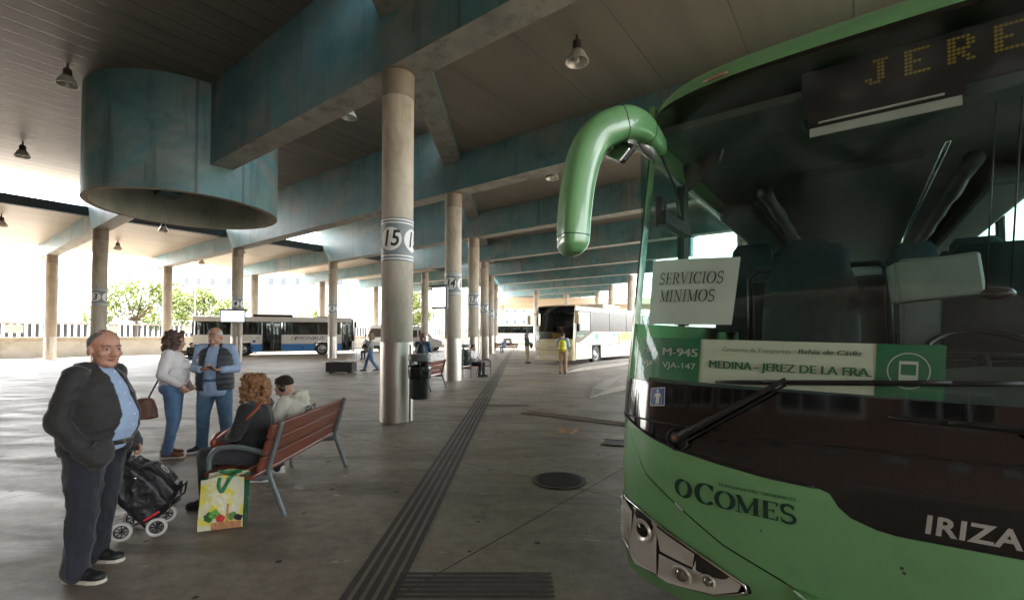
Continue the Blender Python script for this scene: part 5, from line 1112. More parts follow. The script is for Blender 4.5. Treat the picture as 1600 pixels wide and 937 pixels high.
    for a, td, nm in ((P['an_r'], q['toe_r'], 'r'), (P['an_l'], q['toe_l'], 'l')):
        if not shoes: continue
        a2 = V(q.get('foot_' + nm, (a.x, a.y, a.z - .085))); dd = Vector((td[0], td[1], 0)).normalized(); pitch_up = q.get('toeup_' + nm, 0)
        sd_ = Vector((-dd.y, dd.x, 0)); b = MB(); f0 = a2 + Vector((0, 0, 0))
        def fpnt(f, s, z): return f0 + dd * f + sd_ * s + Vector((0, 0, z + f * pitch_up))
        rg = math.atan2(dd.y, dd.x)
        b.ell(fpnt(-.03, 0, .055), (.05, .038, .05), (0, 0, rg)); b.ell(fpnt(.05, 0, .05), (.085, .042, .042), (0, 0, rg)); b.ell(fpnt(.13, 0, .038), (.07, .046, .032), (0, 0, rg)); b.cap(fpnt(-.012, 0, .06), a + Vector((0, 0, .02)), .043, .04)
        so = fuse(b, 'shoe', shoes, t, min(vox, .01), 3)
        pl = [(-.08, .02), (-.085, 0), (-.08, -.02), (-.05, -.034), (.03, -.036), (.11, -.049), (.17, -.042), (.2, -.015), (.2, .015), (.17, .042), (.11, .049), (.03, .036), (-.05, .034)]
        b = MB(); n = len(pl); b.add([fpnt(x, y, 0.0) for x, y in pl] + [fpnt(x, y, .024) for x, y in pl], [tuple(range(n)), tuple(range(n, 2 * n))] + [(i, (i + 1) % n, (i + 1) % n + n, i + n) for i in range(n)]); b.build('sole', sole or mt_rub, so, bevel=.004)
    return t, body, hp, P, dict(sr=sr, sl=sl, up=up, fwd=fwd, side=side)
def shell(levels, th=.022, na=44, top_close=True):
    """coat body: open-fronted wall of cloth. level = (z, cx, cy, rx, ry, gap on the right, gap on the left) in degrees from straight ahead"""
    b = MB(); outer, inner = [], []
    for z, cx, cy, rx, ry, gr, gl in levels:
        for k, L in ((0, outer), (th, inner)):
            ring = []
            for j in range(na + 1):
                a = R(gl + (360 - gr - gl) * j / na); ring.append(Vector((cx + (rx - k) * math.sin(a), cy - (ry - k) * math.cos(a), z)))
            L.append(ring)
    n = na + 1; m_ = len(levels); vs = [p for r_ in outer for p in r_] + [p for r_ in inner for p in r_]; o = n * m_; fs = []
    for i in range(m_ - 1):
        for j in range(na): a_ = i * n + j; fs += [(a_, a_ + 1, a_ + n + 1, a_ + n), (o + a_, o + a_ + n, o + a_ + n + 1, o + a_ + 1)]
        for j in (0, na): a_ = i * n + j; fs.append((a_, a_ + n, o + a_ + n, o + a_))
    for j in range(na):
        fs.append((j, o + j, o + j + 1, j + 1)); e = (m_ - 1) * n; fs.append((e + j, e + j + 1, o + e + j + 1, o + e + j))
    return b.add(vs, fs)
def lofted(levels, na=40):
    b = MB(); b.rings([[Vector((cx + rx * math.sin(2 * math.pi * j / na), cy - ry * math.cos(2 * math.pi * j / na), z)) for j in range(na)] for z, cx, cy, rx, ry in levels]); return b

# ---- heavy man in a black jacket, close on the left
mp = dict(hs=1.13, hd=(0, -.045, 1.562), nk=(0, .015, 1.425), che=(0, .015, 1.26), pel=(0, .01, .95), sh=.165, el_r=(-.222, .075, 1.09), wr_r=(-.195, -.07, .885), el_l=(.205, .03, 1.10), wr_l=(.185, -.10, .88), hand_r=(.35, -.5, -.6), hand_l=(0, -.7, -.7), palm_l=(-.7, 0, -.7), curl=1.1,
          kn_r=(-.125, -.02, .50), an_r=(-.145, .0, .085), kn_l=(.12, .04, .50), an_l=(.14, .10, .085), toe_r=(-.08, -1), toe_l=(.0, -1), yaw=-28, pitch=2, legw=1.15)
man, mbody, hp, P, J = person('stout man with short grey hair in black jacket over pale blue shirt, by the trolley', (-2.92, 3.26, 0), 94, mp, .99, .0085, mt_skin2, legs=c_navy, shoes=m_shoe, sole=m_sole, hair=('receding', h_grey), fat=1.25, build=1.08, torso=False, fold=.013)
b = lofted([(.86, 0, -.01, .165, .155), (.92, 0, -.02, .175, .17), (1.0, 0, -.04, .18, .195), (1.1, 0, -.045, .18, .20), (1.2, 0, -.025, .18, .175), (1.3, 0, -.005, .18, .148), (1.39, 0, .012, .155, .112), (1.43, 0, .018, .088, .083), (1.46, 0, .012, .076, .078)])
fuse(b, 'shirt', c_blue, man, .009, 3, folds(.004, 8))
b = MB(); 
for s in (-1, 1): b.prism([(0, 0), (.055, .035), (.075, -.005), (.03, -.055)], lambda a, c_, d, s=s: Vector((s * (.008 + a * .85), -.080 + a * .75 + d - c_ * .1, 1.436 + c_ + a * .1)), .008)
b.build('collar', c_blue, man, bevel=.003)
b = MB()
for i in range(6): z = 1.40 - i * .075; y = interp(z, [1.0, 1.1, 1.2, 1.3, 1.39], [-.236, -.246, -.2, -.154, -.102]); b.ell((.004, y - .004, z), (.006, .004, .006))
b.build('button', mt_white, man, smooth=True)
b = MB(); b.tube([Vector((.178 * math.sin(a), -.015 - .178 * math.cos(a), .925 - .012 * math.cos(a))) for a in [i * math.pi / 20 for i in range(41)]], .0135, 8, ry=[.02] * 41); b.build('belt', mat('belt_leather', (.018, .014, .012), .35), man, smooth=True)
b = MB(); b.box((0, -.198, .913), (.05, .012, .04)); b.build('belt_buckle', mt_chrome, man, bevel=.004)
b = shell([(.84, 0, .01, .195, .185, 40, 18), (.90, 0, .005, .205, .20, 36, 17), (1.0, 0, -.012, .212, .222, 27, 19), (1.1, 0, -.018, .212, .228, 24, 20), (1.2, 0, -.008, .21, .205, 21, 19), (1.3, 0, .005, .205, .172, 19, 18), (1.37, 0, .018, .18, .14, 19, 19), (1.42, 0, .03, .12, .105, 30, 30), (1.46, 0, .035, .092, .095, 46, 46)], .026)
for s_, e, w in ((J['sr'], P['el_r'], P['wr_r']), (J['sl'], P['el_l'], P['wr_l'])):
    b.cap(s_ + Vector((0, 0, -.012)), e, .074, .070); b.cap(e, w, .070, .056); b.cap(w + (e - w) * .12, w + (w - e).normalized() * .03, .060, .056)
for s in (-1, 1): b.cap((s * .085, .03, 1.415), (s * .165, .015, 1.37), .055, .072)
b.cap(P['wr_r'], P['wr_r'] + V((.35, -.5, -.6)).normalized() * .10, .06, .066); b.ell((-.15, -.135, .86), (.085, .05, .10), (0, 0, R(-35)))
fuse(b, 'jacket', cloth('black_jacket', (.014, .0135, .013), .75), man, .0085, 3, lambda p, f_=folds(.0075, 6.5, (1, 1, 1.5)): f_(p) + .0035 * math.sin(p.z * 55 + 6 * mnoise.noise(p * 7)) * smoothstep(.0, .35, abs(p.x) + .25 - .1) * max(0, mnoise.noise(p * 4) + .45))
b = MB(); b.tube([(-.215, -.115, .87), (-.20, -.15, .95)], .006, 6); b.build('jacket_zip', mt_bplas, man, smooth=True)

# ---- woman in a white blouse
wp = dict(hd=(0, -.02, 1.57), sh=.165, el_r=(-.26, .07, 1.13), wr_r=(-.19, -.14, .98), hand_r=(.3, -.4, -.85), el_l=(.26, .06, 1.13), wr_l=(.19, -.14, .98), hand_l=(-.3, -.4, -.85), curl=1.0, kn_r=(-.105, -.03, .5), an_r=(-.11, .03, .085), kn_l=(.10, .0, .5), an_l=(.10, .09, .085), pitch=4, yaw=8)
wo, wbody, hpw, Pw, Jw = person('woman with brown bob seen from behind in white blouse, jeans and tan shoes', (-4.60, 6.28, 0), 112, wp, .985, .011, mt_skin, c_white, c_jean, m_brownshoe, m_sole, ('bob', h_brown), fat=1.28, build=1.04, tname='blouse', lname='jeans', sleeve=.82, fold=.006)
b = MB(); b.ell((0, -.10, 1.24), (.13, .095, .09)); fuse(b, 'bust', c_white, wo, .011, 2)
b = MB(); b.tube([(.12, -.16, 1.30), (.08, -.1, 1.44), (-.02, .10, 1.43), (-.12, .17, 1.30), (-.2, .15, 1.08), (-.19, .18, .86)], .006, 8, ry=[.012] * 6); b.build('bag_strap', mat('dark_strap', (.03, .03, .035), .5), wo, smooth=True) if False else None
b = MB(); b.box((0, 0, 0), (.3, .1, .2)); 
hb = thing('shoulder_bag', 'brown leather bucket bag hanging behind the woman in the white blouse', 'handbag', (-4.93, 6.22, .52), R(20))
b = MB(); b.rings([[Vector((rx * math.cos(2 * math.pi * j / 20), ry * math.sin(2 * math.pi * j / 20), z)) for j in range(20)] for z, rx, ry in ((0, .12, .06), (.02, .15, .075), (.12, .135, .075), (.22, .10, .06), (.27, .075, .045))]); m_tan = mat('brown_leather', (.15, .065, .042), .5, var=.25, bump=.2)
ob = fuse(b, 'pouch', m_tan, hb, .008, 3, folds(.006, 14, (1, 1, .4)))
b = MB(); b.tube([(.02, 0, .24), (.12, .05, .5), (.25, .06, .75), (.30, -.04, .9)], .005, 8, ry=[.011] * 4); b.build('strap', mat('dark_strap', (.03, .03, .035), .5), hb, smooth=True)

# ---- bald man with a phone
bp_ = dict(hd=(0, -.05, 1.56), nk=(0, .02, 1.43), pitch=24, yaw=-10, sh=.175, hs=1.06, el_r=(-.255, .03, 1.13), wr_r=(-.13, -.22, 1.13), hand_r=(.75, -.55, .1), palm_r=(.3, .2, 1), el_l=(.255, .03, 1.12), wr_l=(.14, -.24, 1.12), hand_l=(-.8, -.5, .05), palm_l=(-.2, .2, 1), curl=.9, an_r=(-.15, .0, .085), kn_r=(-.13, -.03, .5), an_l=(.15, .03, .085), kn_l=(.13, -.02, .5), toe_r=(-.75, -.75), toe_l=(.2, -1), legw=1.15, brow=h_white)
bm_, bbody, hpb, Pb, Jb = person('bald bearded man in navy vest and blue shirt looking at his phone', (-4.25, 6.62, 0), 20, bp_, 1.03, .010, mt_skin2, c_blue, c_jean2, m_shoe, m_whiteshoe, ('balding', h_white), fat=1.25, build=1.1, tname='shirt', lname='jeans', fold=.006)
b = MB(); b.ell(hpb(0, -.05, -.092), (.05, .045, .036), None); fuse(b, 'beard', h_white, bbody, .006, 2, lambda p: .002 * mnoise.noise(p * 120))
b = lofted([(.76, 0, .0, .185, .15), (.8, 0, -.005, .195, .165), (.95, 0, -.02, .19, .185)]); fuse(b, 'shirt_tail', c_blue, bm_, .01, 2, folds(.006, 12))
b = shell([(.84, 0, .0, .225, .20, 30, 18), (.9, 0, -.01, .228, .215, 30, 17), (1.05, 0, -.025, .228, .22, 28, 17), (1.2, 0, -.015, .225, .2, 26, 16), (1.32, 0, .0, .215, .165, 24, 18), (1.4, 0, .015, .17, .125, 28, 24), (1.44, 0, .02, .10, .10, 40, 36), (1.475, 0, .02, .085, .09, 50, 46)], .022)
fuse(b, 'vest', cloth('navy_vest', (.016, .019, .028), .6), bm_, .009, 3, lambda p: .006 * abs(math.sin(p.z * 42)) + .003 * mnoise.noise(p * 14))
b = MB(); b.tube([hpb(-.068, -.04, .072), hpb(-.03, -.075, .082), hpb(.0, -.07, .08), hpb(.03, -.075, .082), hpb(.068, -.04, .072)], .003, 6)
for s in (-1, 1): b.tube([hpb(s * .032 + .022 * math.cos(a), -.078 + .004, .078 + .016 * math.sin(a)) for a in [i * .5 for i in range(14)]], .0022, 6)
b.build('glasses_frame', mat('red_brown_plastic', (.14, .03, .02), .3), bbody, smooth=True)
w = bm_.matrix_world
ph = thing('mobile_phone', 'black phone held in both hands by the bald man', 'phone', (0, 0, 0), 0)
b = MB(); b.box((0, 0, 0), (.075, .15, .009)); b.build('phone_body', mt_gloss, ph, bevel=.004)
mrot = Matrix.Translation((-4.25, 6.62, 0)) @ Matrix.Rotation(R(20), 4, 'Z') @ Matrix.Scale(1.03, 4); pp = mrot @ Vector((.005, -.285, 1.165)); ph.location = pp; ph.rotation_euler = (R(25), 0, R(80))
b = MB(); b.tube([Pb['wr_l'] + Vector((.03 * math.cos(a) * .3, .032 * math.cos(a), .032 * math.sin(a))) for a in [i * .42 for i in range(16)]], .007, 6); b.build('watch', mt_rub, bm_, smooth=True)

# ---- seated pair on the bench (facing left)
S_ = dict(pel=(0, .0, .53), che=(0, .03, .82), nk=(0, .03, .98), hd=(0, -.01, 1.115), kn_r=(-.10, -.42, .50), an_r=(-.11, -.36, .085), kn_l=(.10, -.42, .50), an_l=(.11, -.40, .085), el_r=(-.24, -.06, .72), wr_r=(-.12, -.26, .66), el_l=(.24, -.06, .72), wr_l=(.1, -.27, .66), toe_r=(0, -1), toe_l=(0, -1), sh=.17)
cw = dict(S_); cw.update(yaw=14, pitch=-2, nk=(0, .0, .975), hd=(0, -.05, 1.115), che=(0, .015, .8))
cwo, cb_, hpc, Pc, Jc = person('seated woman with big copper curls and glasses, in a black coat', (-2.50, 4.53, 0), -90, cw, 1.0, .010, mt_skin, c_black, c_dgrey, m_shoe, None, ('curly', h_curl), fat=1.15, build=1.02, tname='coat', fold=.008)
b = MB()
for s in (-1, 1): b.tube([hpc(s * .032 + .024 * math.cos(a), -.096, .002 + .018 * math.sin(a)) for a in [i * .45 for i in range(15)]], .0025, 6); b.tube([hpc(s * .055, -.094, .006), hpc(s * .082, 0, .004)], .0025, 6)
b.build('glasses_frame', mt_bplas, cb_, smooth=True)
yp = dict(S_); yp.update(nk=(0, -.10, .93), che=(0, -.02, .78), hd=(0, -.19, 1.045), pitch=32, yaw=12, kn_l=(.12, -.42, .50), an_l=(.13, -.36, .09), kn_r=(-.10, -.40, .50), an_r=(-.11, -.30, .12), el_r=(-.25, -.16, .70), wr_r=(-.1, -.34, .68), el_l=(.25, -.16, .70), wr_l=(.1, -.34, .68), toe_r=(-.2, -1))
yo, yb_, hpy, Py, Jy = person('dark haired youth sitting hunched in cream hoodie and white trainers', (-2.44, 5.33, 0), -90, yp, 1.0, .010, mt_skin, c_cream, c_navy, m_whiteshoe, m_whiteshoe, ('short', h_dark), fat=1.15, build=1.05, tname='hoodie', fold=.008)
b = MB(); b.ell((0, .0, .955), (.135, .075, .05), (R(30), 0, 0)); b.ell((0, .045, .90), (.095, .05, .06)); fuse(b, 'hood', c_cream, yo, .009, 3, folds(.008, 14))
vs, fs = text_geo('STATE', .1, bold=.004, fine=.04); b = MB(); b.add([Vector((-v.x, .125 - .10 * (v.y + .0) * 0 - .16 * (v.x ** 2) * 4 * .25 + .0, .80 + v.y)) for v in vs], fs); b.build('lettering', mt_ink, yo, fix=False)
hd = thing('headphones', 'black and gold headphones worn by the youth in the cream hoodie', 'headphones', (-2.44, 5.33, 0), R(-90))
b = MB()
for s in (-1, 1): b.ell(hpy(s * .088, .0, -.008), (.022, .04, .046), (R(32), 0, 0))
b.tube([hpy(.094 * math.sin(a), -.02, .03 + .098 * math.cos(a)) for a in [R(-100 + i * 12.5) for i in range(17)]], .005, 8, ry=[.009] * 17); b.build('headband', mt_bplas, hd, smooth=True)
b = MB()
for i in range(7): b.ell(hpy(.111, -.03 + .01 * i, -.03 + .012 * ((i * 5) % 6)), (.003, .005, .005))
b.build('gold_spots', mat('gold', (.55, .38, .10), .3, .8), hd, smooth=True)
# red leather shoulder bag on the seated woman's lap, strap over her shoulder
rb = thing('red_handbag', 'rust red leather handbag with long strap across the seated woman with curls', 'handbag', (-2.50, 4.53, 0), R(-90))
m_red = mat('rust_leather', (.26, .055, .03), .4, var=.2)
b = MB(); b.ell((.02, -.33, .62), (.14, .055, .09)); fuse(b, 'pouch', m_red, rb, .008, 2, folds(.004, 14))
b = MB(); b.tube(spline([(.13, -.30, .66), (.225, -.16, .74), (.235, .02, .86), (.185, .10, .95), (.13, .10, 1.0)], 5), .006, 8, ry=[.017] * 21); b.build('strap', m_red, rb, smooth=True)

# ---- smaller figures further away
walk = dict(kn_r=(-.09, -.16, .52), an_r=(-.09, -.26, .11), kn_l=(.09, .06, .5), an_l=(.09, .32, .13), el_l=(.24, -.05, 1.14), wr_l=(.1, -.2, 1.42), el_r=(-.25, .06, 1.14), wr_r=(-.2, -.16, 1.02), pitch=8)
person('fair haired woman walking left in grey green jacket and jeans', (-6.25, 20.4, 0), -78, walk, .98, .018, mt_skin, c_green, c_jean, m_brownshoe, None, ('bob', h_blond), face=False, tname='jacket', lname='jeans', build=.95, fold=.006)
dn, *_ = person('long haired woman in denim jacket seen from behind beside the litter bin', (-2.82, 14.6, 0), 170, dict(el_r=(-.24, -.08, 1.15), wr_r=(-.12, -.22, 1.15), el_l=(.24, -.08, 1.15), wr_l=(.12, -.22, 1.15), pitch=8), .98, .016, mt_skin, c_jean2, c_navy, m_shoe, None, ('long', mat('auburn_hair', (.13, .045, .025), .5, var=.4, scale=40)), face=False, tname='jacket', lname='jeans')
ypn, *_ = person('person in pale blue shirt and khaki trousers facing the cream coach', (2.13, 19.3, 0), 165, dict(el_r=(-.24, -.06, 1.15), wr_r=(-.14, -.2, 1.1), el_l=(.24, -.06, 1.15), wr_l=(.14, -.2, 1.1), yaw=-15), 1.02, .016, mt_skin, cloth('sky_shirt', (.33, .46, .50)), c_khaki, m_shoe, None, ('short', h_dark), face=False, tname='shirt')
def backpack(label, loc, rz, m, m2, s=1.0):
    t = thing('backpack', label, 'backpack', loc, R(rz)); t.scale = (s,) * 3
    b = MB(); b.ell((0, .21, 1.2), (.15, .10, .2)); b.ell((0, .20, 1.06), (.155, .11, .14)); b.ell((0, .19, 1.34), (.12, .08, .08)); fuse(b, 'pack', m, t, .014, 2, folds(.006, 12))
    b = MB(); b.ell((0, .29, 1.06), (.1, .05, .09)); fuse(b, 'front_pocket', m, t, .014, 2)
    for x in (-.11, .11): b = MB(); b.tube(spline([(x, .15, 1.42), (x, .02, 1.485), (x, -.12, 1.38), (x * 1.3, -.12, 1.15), (x * 1.4, .1, .98)], 4), .012, 8, ry=[.022] * 17); b.build('strap', m2, t, smooth=True)
    return t
backpack('bright yellow backpack on the person in khaki trousers', (2.13, 19.3, 0), 165, mat('yellow_nylon', (.62, .52, .02), .5, var=.15), c_dgrey, 1.0)
backpack('small dark backpack on the woman in the denim jacket', (-2.82, 14.6, 0), 170, mat('dark_nylon', (.03, .032, .04), .5, var=.2), c_dgrey, .95)
person('person in dark jacket and beige trousers holding a dark red bag by the cream coach', (.86, 26.3, 0), 70, dict(el_r=(-.24, -.02, 1.14), wr_r=(-.12, -.24, 1.1), el_l=(.24, -.02, 1.14), wr_l=(.12, -.24, 1.1)), 1.0, .018, mt_skin, c_dkgreen, c_beige, m_shoe, None, ('bob', mat('silver_hair', (.35, .34, .33), .7)), face=False)
t = thing('red_bag', 'dark red bag held by the person waiting by the cream coach', 'handbag', (1.1, 26.22, 1.0), R(70)); b = MB(); b.ell((0, 0, 0), (.14, .08, .16)); fuse(b, 'pouch', mat('wine_red', (.12, .02, .03), .5), t, .012, 2, folds(.006, 12)); b = MB(); b.tube([(-.08, 0, .12), (-.06, 0, .24), (.06, 0, .24), (.08, 0, .12)], .01, 6); b.build('handle', m_shoe, t, smooth=True)
sp_ = dict(S_)
person('seated person in pale blue shirt and shorts on the distant bench beyond column 10', (-.72, 41.6, 0), -30, sp_, 1.0, .022, mt_skin, c_blue, c_jean, m_whiteshoe, None, ('short', h_grey), face=False, tname='shirt')
person('seated person mostly hidden behind column 14 in a pale top', (-1.52, 18.2, 0), 60, sp_, 1.0, .022, mt_skin, c_white, c_dgrey, m_shoe, None, ('short', h_dark), face=False, tname='shirt')
person('person in black top and jeans sitting beyond the standing couple at left', (-15.9, 22.9, 0), 75, sp_, 1.0, .018, mt_skin, c_black, c_jean, m_shoe, None, ('short', h_dark), face=False, tname='jacket', lname='jeans')
person('person in black sitting at the small table beside the white van', (-9.9, 31.3, 0), -10, sp_, 1.0, .022, mt_skin, c_black, c_dgrey, m_shoe, None, ('long', h_dark), face=False)
pas, *_ = person('passenger in a hood standing far down the aisle inside the green coach', st(.42, 9.4, 1.12), 150, dict(), .95, .02, mt_skin, c_dgrey, c_black, m_shoe, None, ('bob', h_dark), face=False)
# ================================================================ BENCHES, BAGS, BINS AND SMALL FITTINGS
mt_wood = mat('varnished_slat', (.16, .042, .022), .42, var=.28, scale=3, stretch=(1, .25, 4), coat=.15, dirt=(.21, .085, .05), dscale=5)
mt_cast = mat('grey_cast_iron', (.15, .175, .18), .5, .3, var=.15, scale=20)
def bench(label, loc, rz, Lb=1.8):
    """slatted bench running along local Y, sitter faces local -X"""
    t = thing('slatted_bench', label, 'bench', loc, rz, 'slatted benches')
    h = Lb / 2
    for x, z, w in ((-.24, .405, .125), (-.085, .395, .125), (.07, .385, .125)):
        b = MB(); b.box((x, 0, z), (w, Lb, .036), (0, R(4), 0)); b.build('seat_slat', mt_wood, t, bevel=.008)
    for x, z in ((.19, .50), (.235, .645), (.275, .785)):
        b = MB(); b.box((x, 0, z), (.034, Lb, .125), (0, R(15), 0)); b.build('back_slat', mt_wood, t, bevel=.008)
    for y in (-h + .12, h - .12):
        b = MB(); w_ = [.032] * 40
        def strap(pts, r=.0135): pp = spline(pts, 5); b.tube([(p.x, y, p.y) for p in pp], [r] * len(pp), 8, ry=[.026] * len(pp))
        strap([(.325, .86), (.27, .65), (.215, .45), (.22, .36), (.29, .18), (.36, .0)])         # back post running into the rear leg
        strap([(-.32, .36), (-.15, .365), (.08, .345), (.225, .36)])
        strap([(-.32, .0), (-.335, .22), (-.335, .40), (-.33, .52), (-.27, .60), (-.16, .625), (.0, .615), (.20, .56)])
        b.build('iron_frame', mt_cast, t, smooth=True)
        for x, z in ((.30, .785), (.262, .645), (.225, .50)):
            b = MB(); b.ell((x, y, z), (.012, .012, .012)); b.build('bolt', mt_cast, t, smooth=True)
    return t
bench('wooden bench with two people on it, seen from behind in the foreground', (-2.42, 5.0, 0), 0)
bench('wooden bench half hidden by the litter bin on column 15', (-2.55, 14.0, 0), R(-12), 1.5)
bench('wooden bench at far left behind the standing couple', (-15.9, 22.6, 0), R(160), 1.9)
bench('wooden bench behind column 14', (-1.5, 18.2, 0), R(150), 1.6)
bench('distant wooden bench beyond column 10', (-.7, 41.8, 0), R(60), 2.6)
# printed reusable bag
bag = thing('shopping_bag', 'reusable shopping bag printed with vegetables in a basket, leaning by the bench', 'shopping bag', (-2.50, 4.03, 0), R(19))
Wb, Db, Hb = .335, .20, .43
def bagpt(u, v, side=0):
    bulge = .012 * math.sin(u * 9 + v * 5) * v + .01 * mnoise.noise(Vector((u * 5, v * 5, side)))
    return bulge
def face_grid(fn, n=12):
    b = MB(); b.grid(fn, n, n); return b
def bag_front_mat():
    m = bpy.data.materials.new('bag_print'); m.use_nodes = True; n = m.node_tree.nodes; l = m.node_tree.links; bs = n['Principled BSDF']
    tc = n.new('ShaderNodeTexCoord'); nz = n.new('ShaderNodeTexNoise'); nz.inputs['Scale'].default_value = 11; nz.inputs['Detail'].default_value = 3; l.new(tc.outputs['Object'], nz.inputs['Vector'])
    r = n.new('ShaderNodeValToRGB'); r.color_ramp.elements[0].position = .47; r.color_ramp.elements[0].color = (.56, .55, .40, 1); r.color_ramp.elements[1].position = .62; r.color_ramp.elements[1].color = (.60, .52, .05, 1); l.new(nz.outputs[0], r.inputs[0]); l.new(r.outputs[0], bs.inputs['Base Color']); bs.inputs['Roughness'].default_value = .35
    n2 = n.new('ShaderNodeTexNoise'); n2.inputs['Scale'].default_value = 26; l.new(tc.outputs['Object'], n2.inputs['Vector']); bp = n.new('ShaderNodeBump'); bp.inputs['Distance'].default_value = .012; bp.inputs['Strength'].default_value = .6; l.new(n2.outputs[0], bp.inputs['Height']); l.new(bp.outputs[0], bs.inputs['Normal'])
    return m
mt_print = bag_front_mat(); mt_bagside = mat('bag_green_side', (.006, .075, .04), .25, var=.2, scale=20, bump=.8, bscale=28)
def front_pt(u, v, off=0): return Vector(((u - .5) * Wb * (1 - .04 * v) + .01 * v, -Db / 2 * (1 - .3 * v) - .010 * math.sin(u * math.pi * 2) * v - .008 * math.sin(v * 7) - off, .004 + v * Hb * (1 - .03 * math.cos(u * 6.28))))
def back_pt(u, v): p = front_pt(u, v); return Vector((p.x + .02 * v, -p.y, p.z * 1.03))
b = MB(); b.grid(lambda u, v: front_pt(u, v), 14, 14); fr = b.build('front_panel', mt_print, bag, smooth=True)
b = MB(); b.grid(lambda u, v: back_pt(u, v), 14, 14); b.build('back_panel', mt_print, bag, smooth=True)
for u in (0, 1):
    b = MB(); b.grid(lambda s_, v, u=u: front_pt(u, v) * (1 - s_) + back_pt(u, v) * s_ + Vector(((-1 if u else 1) * .02 * math.sin(s_ * math.pi) * v, 0, 0)), 8, 14); b.build('side_panel', mt_bagside, bag, smooth=True)
b = MB(); b.bx(-Wb / 2 + .005, Wb / 2 - .005, -Db / 2 + .005, Db / 2 - .005, .003, .012); b.build('base', mt_bagside, bag)
def blob_print(cu, cv, ru, rv, m, nm, n=18, wob=.15, ph=0, off=.003):
    P = [(cu + ru * math.cos(a) * (1 + wob * math.sin(5 * a + ph)), cv + rv * math.sin(a) * (1 + wob * math.sin(4 * a + ph))) for a in [2 * math.pi * i / n for i in range(n)]]
    b = MB(); rings = [[front_pt(cu + (p[0] - cu) * k, cv + (p[1] - cv) * k, off) for p in P] for k in (1, .6, .3, .01)]; b.rings(rings, cap=False); b.build(nm, m, fr, smooth=True, fix=False)
def quad_print(u0, u1, v0, v1, m, nm, off=.0035, n=8):
    b = MB(); b.rings([[front_pt(u0 + (u1 - u0) * i / n, v, off) for i in range(n + 1)] for v in (v0, v0 * .66 + v1 * .34, v0 * .34 + v1 * .66, v1)], cap=False, close=False); b.build(nm, m, fr, smooth=True, fix=False)
blob_print(.24, .26, .12, .09, mat('print_dark_green', (.02, .10, .02), .4, var=.6, scale=60), 'printed_herbs', ph=1, wob=.2)
blob_print(.36, .30, .12, .08, mat('print_lettuce', (.10, .30, .04), .4, var=.6, scale=45), 'printed_lettuce', ph=2, off=.0045)
blob_print(.50, .21, .10, .075, mat('print_tomato', (.42, .03, .03), .35, var=.4, scale=30), 'printed_tomatoes', ph=.5, wob=.08, off=.005)
blob_print(.76, .24, .12, .075, mat('print_courgette', (.10, .22, .04), .4, var=.6, scale=50), 'printed_courgette', ph=3); blob_print(.90, .21, .10, .06, mat('print_aubergine', (.02, .015, .03), .3), 'printed_aubergine', ph=.2, off=.0045)
quad_print(.30, .97, .005, .145, mat('print_basket', (.40, .19, .085), .5, var=.35, scale=40, stretch=(2, 1, .6)), 'printed_basket', .0055); quad_print(.62, .675, .14, .47, mat('print_handle', (.42, .22, .10), .5, var=.3, scale=40), 'printed_handle', .0055, 4)
m_bgr = mat('bag_strap_green', (.008, .16, .05), .5)
b = MB(); b.tube(spline([tuple(front_pt(.44, .97, .004)), tuple(front_pt(.42, .82, .012)), tuple(front_pt(.50, .70, .016)), tuple(front_pt(.58, .82, .014)), tuple(front_pt(.70, .99, .02)), (.10, .02, Hb + .012), tuple(back_pt(.75, .97))], 6), .004, 8, ry=[.014] * 37); b.build('handle', m_bgr, bag, smooth=True)
b = MB(); b.tube(spline([tuple(back_pt(.3, .98)), (-.03, .0, Hb + .035), (.03, -.02, Hb + .03), tuple(back_pt(.8, .98))], 6), .004, 8, ry=[.014] * 19); b.build('handle', m_bgr, bag, smooth=True)

# wheeled shopping trolley, leaning back
tro = thing('shopping_trolley', 'black fabric shopping trolley with white snowflake print, tilted beside the stout man', 'shopping trolley', (-3.03, 3.93, 0), R(25))
m_nyl = mat('black_nylon', (.010, .010, .011), .5, var=.3, scale=8, bump=.3, bscale=22)
tilt = R(-36)
def tp(x, y, z): return Vector((x * math.cos(-tilt) + 0 * y, y, z)) if False else Vector((.12 + x * math.cos(tilt) + (z - .12) * math.sin(-tilt) * -1, y, .15 + (z - .12) * math.cos(tilt) + x * math.sin(tilt) * -1 * -1))
# bag in a tilted frame: local a = thickness (front is +a), c = up the bag
ca, sa = math.cos(R(38)), math.sin(R(38))
def tb_(a, y, c): return Vector((.055 + a * ca - c * sa, y, .17 + a * sa + c * ca))
b = MB(); rings = []
for c, a0, a1, w in ((0, -.10, .10, .15), (.03, -.12, .13, .17), (.2, -.12, .155, .175), (.36, -.12, .15, .175), (.46, -.12, .12, .17), (.52, -.11, .06, .15), (.56, -.09, .0, .12)):
    rings.append([tb_(a0 if s_[0] < 0 else a1, 0, c) if False else tb_((a0 + a1) / 2 + (a1 - a0) / 2 * s_[0], w * s_[1], c) for s_ in ((-1, -.8), (-.8, -1), (.8, -1), (1, -.8), (1, .8), (.8, 1), (-.8, 1), (-1, .8))])
b.rings(rings); fuse(b, 'bag', m_nyl, tro, .008, 4, folds(.007, 11, (1, 1, 1)))
b = MB(); b.ell(tb_(-.02, 0, .60), (.12, .13, .10), (0, R(-38), 0)); b.ell(tb_(.05, 0, .55), (.12, .15, .05), (0, R(-38), 0)); fuse(b, 'flap', m_nyl, tro, .009, 3, folds(.008, 12))
b = MB(); rings = []
